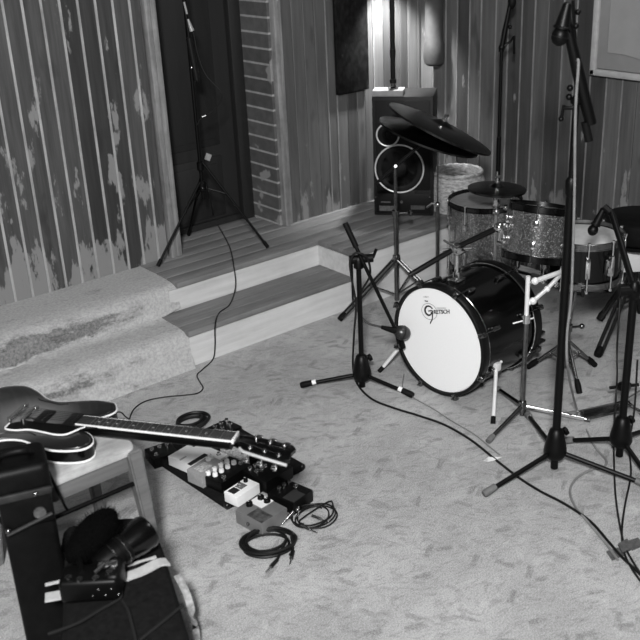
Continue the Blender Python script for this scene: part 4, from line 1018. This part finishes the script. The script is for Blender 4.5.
c = at(314, 518); t = thing('coiled_cable', 'thin black cable coiled right of the silver pedal with plugs', 'cable', c, 'coiled cables on the floor')
mb, pts = coil('c', '', c, .070, 4, .0028, CABLE, [at(300, 520, .01), at(304, 524, .008)], el=.85, yaw=10, seed=5); mb.build('coil', CABLE, t)
plug(t, at(293, 512, .02), at(283, 523, .012)); plug(t, at(297, 503, .02), at(298, 514, .012)); plug(t, at(312, 516, .01), at(320, 519, .008)); plug(t, at(301, 526, .01), at(308, 529, .008))
c = at(192, 424); t = thing('coiled_cable', 'black cable coiled on the floor behind the guitar neck', 'cable', c, 'coiled cables on the floor')
mb, pts = coil('c', '', c, .06, 4, .006, CABLE, (), el=.8, seed=8); mb.build('coil', CABLE, t)

# ------------------------------------------------------------------ wooden chair and guitar
SZ = .452
t = thing('wooden_stool', 'worn pale wooden stool under the guitar', 'stool', (.89, 2.47, 0))
X0, X1, Y0, Y1 = .75, 1.085, 2.275, 2.64
def rrect(x0, x1, y0, y1, r, k=6):
    o = []
    for cx_, cy_, a0 in ((x1 - r, y0 + r, -90), (x1 - r, y1 - r, 0), (x0 + r, y1 - r, 90), (x0 + r, y0 + r, 180)):
        for i in range(k + 1): a = math.radians(a0 + 90 * i / k); o.append((cx_ + r * math.cos(a), cy_ + r * math.sin(a)))
    return o
mb = MB(); mb.prism(rrect(X0, X1, Y0, Y1, .035), SZ - .018, SZ, bev=.004); mb.build('seat', SEATW, t)
for a, b_, s in (((X0 + .02, Y0 + .02), (X1 - .02, Y0 + .02), 'x'), ((X0 + .02, Y1 - .02), (X1 - .02, Y1 - .02), 'x'), ((X0 + .02, Y0 + .02), (X0 + .02, Y1 - .02), 'y'), ((X1 - .02, Y0 + .02), (X1 - .02, Y1 - .02), 'y')):
    mb = MB(); cx_, cy_ = (a[0] + b_[0]) / 2, (a[1] + b_[1]) / 2
    mb.box((cx_, cy_, SZ - .045), (b_[0] - a[0] + .02, .02, .055) if s == 'x' else (.02, b_[1] - a[1] + .02, .055), bev=.002); mb.build('apron', CHAIRW, t)
for cx_, cy_ in ((X0, Y0), (X1, Y0), (X0, Y1), (X1, Y1)):
    dx, dy = (1 if cx_ > .9 else -1), (1 if cy_ > 2.4 else -1)
    mb = MB(); q = [Vector((cx_ - dx * .014, cy_ - dy * .014, SZ - .006)), Vector((cx_ + dx * .012, cy_ + dy * .012, 0))]
    A_ = [mb.bm.verts.new(q[1] + V(ax * .014, ay * .014, 0)) for ax, ay in ((-1, -1), (1, -1), (1, 1), (-1, 1))]; B_ = [mb.bm.verts.new(q[0] + V(ax * .023, ay * .023, 0)) for ax, ay in ((-1, -1), (1, -1), (1, 1), (-1, 1))]
    mb.ring_faces([A_, B_]); bmesh.ops.bevel(mb.bm, geom=mb.bm.edges[:], offset=.005, segments=2, affect='EDGES'); mb.build('leg', CHAIRW, t)
for a, b_ in (((X0, Y0, .34), (X1, Y0, .34)), ((X0, Y1, .2), (X1, Y1, .2)), ((X0, Y0, .2), (X0, Y1, .2))):
    mb = MB(); mb.cyl(a, b_, .007, n=10); mb.build('rung', BLACK, t)

GZ = SZ + .047          # guitar top surface
F = at(80, 424, GZ); NUT = at(235, 441, GZ + .0)
gu = (NUT - F); GL = gu.length; gu.normalize(); gv = V(-gu.y, gu.x, 0)
MGt = Matrix((gu, gv, V(0, 0, 1))).transposed().to_4x4(); MGt.translation = V(F.x, F.y, GZ)
t = thing('electric_guitar', 'dark double cutaway electric guitar lying face up across the stool', 'guitar', None, M=MGt)
def half(s):
    H = [(.015, .033), (.035, .036), (.06, .05), (.082, .075), (.088, .1), (.075, .125), (.035, .142), (-.02, .146), (-.08, .128), (-.13, .115), (-.18, .125), (-.24, .165), (-.30, .19), (-.36, .175), (-.41, .12), (-.435, .05)]
    return [(u, s * v) for u, v in H]
outl = [(u - .022 * (u > .05), v) for u, v in half(1)] + [(-.44, 0)] + half(-1)[::-1]
o3 = spline([V(u, v, 0) for u, v in outl], 5, True); o2 = [(p.x, p.y) for p in o3]
mb = MB(); mb.prism(o2, -.046, -.001, M=MGt, bev=.002); mb.build('body_rim', LACQ, t)
# arched top: burst material is centred on the bridge area
mb = MB(); rings = []
for s, z in ((1.0, -.001), (.93, .003), (.75, .0055), (.5, .007), (.2, .0075)):
    rings.append([mb.bm.verts.new((-.16 + (u + .16) * s, v * s, z)) for u, v in o2])
mb.ring_faces(rings)
tb = mb.build('top_plate', BURST, t) if False else None
me = bpy.data.meshes.new('top_plate'); bmesh.ops.recalc_face_normals(mb.bm, faces=mb.bm.faces); mb.bm.to_mesh(me); mb.bm.free(); me.materials.append(BURST)
me.polygons.foreach_set('use_smooth', [True] * len(me.polygons)); me.transform(Matrix.Translation((.17, 0, 0)))
tb = bpy.data.objects.new('top_plate', me); COL.objects.link(tb); tb.parent = t; tb.location = (-.17, 0, 0); WM[tb.name] = MGt @ Matrix.Translation((-.17, 0, 0))
def G(u, v, w_=0.0): return MGt @ V(u, v, w_)
for zz in (-.004, -.043):
    mb = MB(); mb.tube([G(p.x * 1.0, p.y * 1.002, zz) for p in o3], .0032, 6, closed=True); mb.build('binding', BINDING, t)
mb = MB(); mb.prism([(.085, -.02), (.085, -.0), (-.06, -.03), (-.16, -.03), (-.2, -.055), (-.19, -.09), (-.12, -.075), (-.05, -.085), (.0, -.08), (.02, -.05)], .008, .011, M=MGt); pg = mb.build('pickguard', BLACK, t)
mb = MB(); mb.tube(spline([G(*p, .0105) for p in ((-.2, -.055), (-.195, -.085), (-.16, -.088), (-.12, -.077), (-.07, -.082), (-.03, -.087), (.0, -.08), (.02, -.05), (.035, -.03))], 5), .0028, 6); mb.build('pickguard_edge', BINDING, pg)
for u in (-.02, -.115):
    mb = MB(); mb.box((u, 0, .0115), (.038, .07, .009), M=MGt, bev=.003); pk = mb.build('pickup', BLACKM, t)
    mb = MB()
    for k in range(6): mb.cyl(G(u + .008, -.024 + k * .0096, .015), G(u + .008, -.024 + k * .0096, .0172), .0025, n=8)
    mb.build('pole_pieces', CHROMED, pk)
mb = MB(); mb.box((-.165, 0, .014), (.014, .08, .012), M=MGt, bev=.003)
for s in (-1, 1): mb.cyl(G(-.165, s * .036, .005), G(-.165, s * .036, .022), .007, n=12)
mb.build('bridge', CHROME, t)
mb = MB(); mb.box((-.205, 0, .015), (.02, .085, .012), M=MGt, bev=.004)
for s in (-1, 1): mb.cyl(G(-.205, s * .042, .003), G(-.205, s * .042, .022), .008, n=12)
mb.build('tailpiece', CHROME, t)
for u, v in ((-.24, -.1), (-.29, -.09), (-.27, -.14), (-.32, -.13)):
    mb = MB(); mb.lathe([(.012, .003), (.011, .014), (.008, .018), (.001, .0185)], MGt @ Matrix.Translation((u, v, 0)), 16); mb.build('control_knob', BLACK, t)
for s in (1, -1):
    mb = MB(); sp = spline([G(-.09, s * .095, .0068), G(-.115, s * .087, .0072), G(-.15, s * .095, .0068), G(-.185, s * .1, .0066), G(-.2, s * .108, .006)], 5); mb.tube(sp, .0025, 5); mb.build('sound_hole', INK, t)
mb = MB(); mb.box((GL / 2 - .005, 0, .0), (GL - .0, .048, .018), M=MGt, bev=.007); mb.tube([G(.03, 0, -.012), G(GL - .01, 0, -.008)], .019, 14); mb.build('neck', BLACK, t)
mb = MB(); mb.box((GL / 2, 0, .0125), (GL, .048, .006), M=MGt, bev=.001); fb = mb.build('fingerboard', FRETB, t)
mb = MB()
for s in (-1, 1): mb.box((GL / 2, s * .0245, .0125), (GL, .0022, .006), M=MGt)
mb.build('neck_binding', BINDING, fb)
SCL = .64
for k in range(1, 21):
    x_ = GL - SCL * (1 - 2 ** (-k / 12))
    if x_ < .004: break
    mb = MB(); mb.box((x_, 0, .0160), (.0018, .046, .0018), M=MGt); mb.build('fret', simple('fret_wire', .3, .3, metal=.8) if k == 1 else bpy.data.materials['fret_wire'], fb)
for k in (3, 5, 7, 9, 12, 15, 17, 19):
    x_ = GL - SCL * (1 - 2 ** (-(k - .5) / 12)); mb = MB(); mb.cyl(G(x_, 0, .0155), G(x_, 0, .0160), .0035, n=10); mb.build('inlay_dot', INLAY, fb)
mb = MB(); mb.box((GL + .002, 0, .011), (.006, .05, .014), M=MGt, bev=.001); mb.build('nut', BINDING, t)
# headstock, tipped slightly back
MH = MGt @ Matrix.Translation((GL + .004, 0, .002)) @ Matrix.Rotation(math.radians(10), 4, 'Y')
hs = [(u * .93, v * .92) for u, v in [(0, -.022), (.02, -.026), (.035, -.038), (.09, -.042), (.165, -.046), (.18, -.03), (.172, 0), (.18, .03), (.165, .046), (.09, .042), (.035, .038), (.02, .026), (0, .022)]]
mb = MB(); mb.prism(hs, -.008, .006, M=MH, bev=.0015); hd = mb.build('headstock', LACQ, t)
mb = MB(); mb.prism([(.012, -.01), (.045, -.012), (.055, 0), (.045, .012), (.012, .01)], .006, .0085, M=MH); mb.build('truss_cover', BLACK, hd)
mb = MB(); mb.tube([MH @ V(.02, -.027, -.003), MH @ V(.035, -.0395, -.003), MH @ V(.09, -.0435, -.003), MH @ V(.165, -.0475, -.003)], .0045, 6); mb.build('headstock_edge', simple('bare_maple', .35, .5), hd)
for i in range(3):
    for s in (-1, 1):
        u = .05 + .042 * i
        mb = MB(); mb.cyl(MH @ V(u, s * .027, .004), MH @ V(u, s * .027, .016), .0042, n=10); mb.cyl(MH @ V(u, s * .027, .006), MH @ V(u, s * .027, .009), .0075, n=12); mb.cyl(MH @ V(u, s * .027, -.012), MH @ V(u, s * .06, -.012), .003, n=8); tn = mb.build('tuner', CHROME, hd)
        mb = MB(); mb.box((u, s * .064, -.012), (.016, .012, .010), M=MH, bev=.003); mb.build('tuner_button', CHROME, tn)
for k in range(6):
    v0, v1 = -.026 + k * .0104, -.018 + k * .0072
    i = k if k < 3 else 5 - k; s = -1 if k < 3 else 1
    e = MH @ V(.05 + .042 * (2 - i), s * .027, .012)
    mb = MB(); mb.tube([G(-.2, v0, .022), G(GL + .002, v1, .0185), e], .0006, 4); mb.build('string', CHROMED, t)
# strap hanging off the body in front of the stool
cable('leather_strap', 'thin dark strap hanging from the black case down before the stool', [at(49, 472, .53), at(56, 488, .44), at(62, 500, .40), at(66, 508, .36), at(70, 512, .33)], .004, LEATHER)

# ------------------------------------------------------------------ foreground: upright case, backpack, camera
cs = at(22, 452, .62)
fd = V(cs.x, cs.y, 0).normalized(); rt = V(fd.y, -fd.x, 0)
MCs = Matrix((rt, fd, V(0, 0, 1))).transposed().to_4x4(); MCs.translation = V(cs.x, cs.y, 0) + fd * .02 - rt * .015
t = thing('leather_case', 'tall narrow black leather case standing upright at the left edge', 'case', None, M=MCs)
mb = MB(); mb.box((0, .02, .29), (.135, .12, .58), M=MCs, bev=.014, seg=4); mb.build('case_body', LEATHER, t)
mb = MB(); mb.box((0, .02, .54), (.146, .14, .10), M=MCs, bev=.022, seg=5); mb.box((0, -.052, .47), (.13, .008, .10), M=MCs, bev=.004); lid = mb.build('flap', LEATHER, t)
mb = MB(); mb.box((0, -.056, .515), (.14, .01, .022), M=MCs, bev=.004); mb.tube([MCs @ V(-.06, -.059, .41), MCs @ V(.06, -.059, .445)], .005, 8); mb.build('strap', simple('worn_leather', .012, .5, var=.5, scale=40, bmp=.3), t)
for x_, z_ in ((.028, .515), (-.055, .425), (.05, .2)):
    mb = MB(); mb.sphere(MCs @ V(x_, -.062, z_), .0075, u=12, v=8); mb.build('stud', CHROMED, t)
mb = MB(); mb.cyl(MCs @ V(.03, -.054, .455), MCs @ V(.03, -.061, .455), .016, n=24); mb.build('round_badge', simple('worn_badge', .06, .5, var=.5, scale=60), t)
mb = MB(); mb.tube(spline([MCs @ V(-.05, .02, .585), MCs @ V(-.035, .0, .612), MCs @ V(.02, -.01, .618), MCs @ V(.04, .02, .585)], 6), .009, 10); mb.build('handle', LEATHER, t)

HB = .26
def b2(px, py): p = at(px, py, HB); return (p.x, p.y)
outl = [b2(60, 526), b2(90, 519), b2(125, 513), b2(148, 515), b2(159, 532), b2(170, 565), b2(182, 605), b2(190, 650), b2(150, 690), b2(90, 690), b2(62, 670), b2(60, 590)]
cxm = sum(p[0] for p in outl) / len(outl); cym = sum(p[1] for p in outl) / len(outl)
t = thing('backpack', 'black fabric backpack with pale bands lying in front of the stool', 'bag', (cxm, cym, 0))
o3 = spline([V(p[0], p[1], 0) for p in outl], 4, True)
mb = MB(); rings = []
for s, z in ((.93, .0), (.97, .03), (1.0, .1), (1.0, .19), (.985, .225), (.95, .247), (.88, .258), (.6, .264), (.25, .266)):
    rings.append([mb.bm.verts.new(V(cxm + (p.x - cxm) * s, cym + (p.y - cym) * s, z + (noise.noise(p * 9) * .008 if z > .1 else 0))) for p in o3])
mb.ring_faces(rings); mb.build('bag_body', FABRIC, t)
def surf(px, py, dz=0.0): return at(px, py, HB + .006 + dz)
def ribbon(mb, pts, w_, th=.003):
    pts = spline(pts, 6); rings = []
    for i, p in enumerate(pts):
        d = (pts[min(i + 1, len(pts) - 1)] - pts[max(i - 1, 0)]).normalized(); s = d.cross(V(0, 0, 1)).normalized() * w_ / 2
        rings.append([mb.bm.verts.new(p + s), mb.bm.verts.new(p - s), mb.bm.verts.new(p - s - V(0, 0, th)), mb.bm.verts.new(p + s - V(0, 0, th))])
    mb.ring_faces(rings)
mb = MB(); ribbon(mb, [surf(45, 597, .004), surf(75, 591, .005), surf(105, 583, .005), surf(140, 571, .005), surf(158, 562, .004), surf(168, 561, -.006)], .032, .006); mb.build('pale_band', BAND, t)
mb = MB(); ribbon(mb, [surf(45, 584, .004), surf(75, 577, .005), surf(105, 570, .005), surf(140, 561, .005), surf(156, 556, .004)], .006, .006); mb.build('thin_band', BAND, t)
mb = MB(); mb.tube(spline([surf(122, 600), surf(128, 610, .006), surf(133, 628, .006), surf(137, 645, .004)], 5), .004, 6); mb.tube(spline([surf(140, 640, .004), surf(165, 620, .004), surf(183, 605, -.004)], 5), .004, 6); mb.build('seam', simple('seam_piping', .014, .9, spec=.1), t)
mb = MB(); ribbon(mb, [at(177, 575, .2), at(186, 592, .17), at(192, 612, .12), at(196, 632, .05), at(197, 650, .02)], .02, .003); mb.build('side_strap', simple('side_webbing', .22, .8, var=.6, scale=60), t)

# the camera resting on the backpack
HC = HB + .012
cb = at(92, 585, HC + .03); 
ru = V(.80, -.60, 0); fu = V(.60, .80, 0)
MCam = Matrix((ru, fu, V(0, 0, 1))).transposed().to_4x4(); MCam.translation = V(cb.x, cb.y, HC)
t = thing('photo_camera', 'black photo camera with stubby lens lying on the backpack', 'camera', None, M=MCam)
mb = MB(); mb.box((0, 0, .038), (.15, .08, .065), M=MCam, bev=.012, seg=4); mb.box((.06, .01, .043), (.04, .09, .075), M=MCam, bev=.014, seg=4); mb.build('camera_body', BLACK, t)
l0 = at(108, 560, HC + .055); l1 = at(143, 534, HC + .075); ld = (l1 - l0).normalized()
ML2 = frame(l0, ld)
LLen = (l1 - l0).length
mb = MB(); mb.lathe([(.030, -.03), (.036, .0), (.036, .03), (.040, .035), (.040, .06), (.042, LLen * .8)], ML2, 36); ln = mb.build('lens_barrel', BLACK, t)
mb = MB(); mb.lathe([(.040, LLen * .5), (.046, LLen * .8), (.048, LLen * 1.08), (.044, LLen * 1.16), (.040, LLen * 1.08), (.02, LLen * .9)], ML2, 36); mb.build('lens_hood', LACQ, ln)
mb = MB()
for z in (.012, .045, .07): mb.tube([ML2 @ V(.0395 * math.cos(k * PI / 18), .0395 * math.sin(k * PI / 18), z) for k in range(36)], .0022, 6, closed=True)
mb.build('focus_ring', CHROMED, ln)
mb = MB(); mb.box((.045, .012, .082), (.05, .022, .012), M=MCam, bev=.004); mb.tube([MCam @ V(.015, -.01, .076), MCam @ V(.04, .005, .09), MCam @ V(.055, .02, .08)], .006, 8); mb.build('flash_shoe', CHROME, t)
for x_, y_ in ((-.05, -.02), (-.02, -.03), (.02, -.028), (.055, -.02), (.06, .02)):
    mb = MB(); mb.lathe([(.009, 0), (.009, .006), (.001, .0065)], MCam @ Matrix.Translation((x_, y_, .070 if x_ < .04 else .080)), 14); mb.build('dial', CHROMED, t)
mb = MB()
for k in range(5): mb.sphere(MCam @ V(.01 + k * .016, -.043, .03 + (k % 2) * .018), .004, u=8, v=6)
mb.build('buttons', CHROMED, t)
mb = MB(); mb.tube(spline([MCam @ V(.075, -.02, .03), at(120, 598, HC + .006), at(100, 610, HC + .004), at(80, 622, HC + .004), at(60, 630, HC + .003), at(48, 634, HC)], 6), .004, 8); mb.build('neck_strap', simple('strap_webbing', .012, .9, spec=.1), t)
# furry windscreen
w0 = at(78, 552, HC + .075); w1 = at(106, 520, HC + .10)
t = thing('furry_windscreen', 'fuzzy black windscreen on a microphone above the camera', 'windscreen', w0)
M3 = frame((w0 + w1) / 2, w1 - w0); Lh = (w1 - w0).length / 2
mb = MB(); q = bmesh.ops.create_icosphere(mb.bm, subdivisions=4, radius=1.0)['verts']
for v in q:
    d = v.co.normalized(); n_ = 1 + .05 * noise.noise(d * 9) + .05 * noise.noise(d * 30)
    v.co = M3 @ V(d.x * .046 * n_, d.y * .046 * n_, d.z * (Lh + .035) * n_)
mb.build('fur_cover', FUR, t)
mb = MB(); rnd = random.Random(4)
for k in range(700):
    d = V(rnd.gauss(0, 1), rnd.gauss(0, 1), rnd.gauss(0, 1)).normalized(); p = V(d.x * .045, d.y * .045, d.z * (Lh + .034)); e = p + d * rnd.uniform(.006, .013) + V(rnd.gauss(0, .002), rnd.gauss(0, .002), rnd.gauss(0, .002))
    mb.tube([M3 @ p, M3 @ e], [.0009, .0003], 3, caps=False)
f = mb.build('fur_hairs', FUR, t); f['kind'] = 'stuff'
mb = MB(); mb.tube([w0 + V(0, 0, -.005), MCam @ V(-.02, 0, .068)], .009, 10); mb.build('shock_mount', BLACK, t)
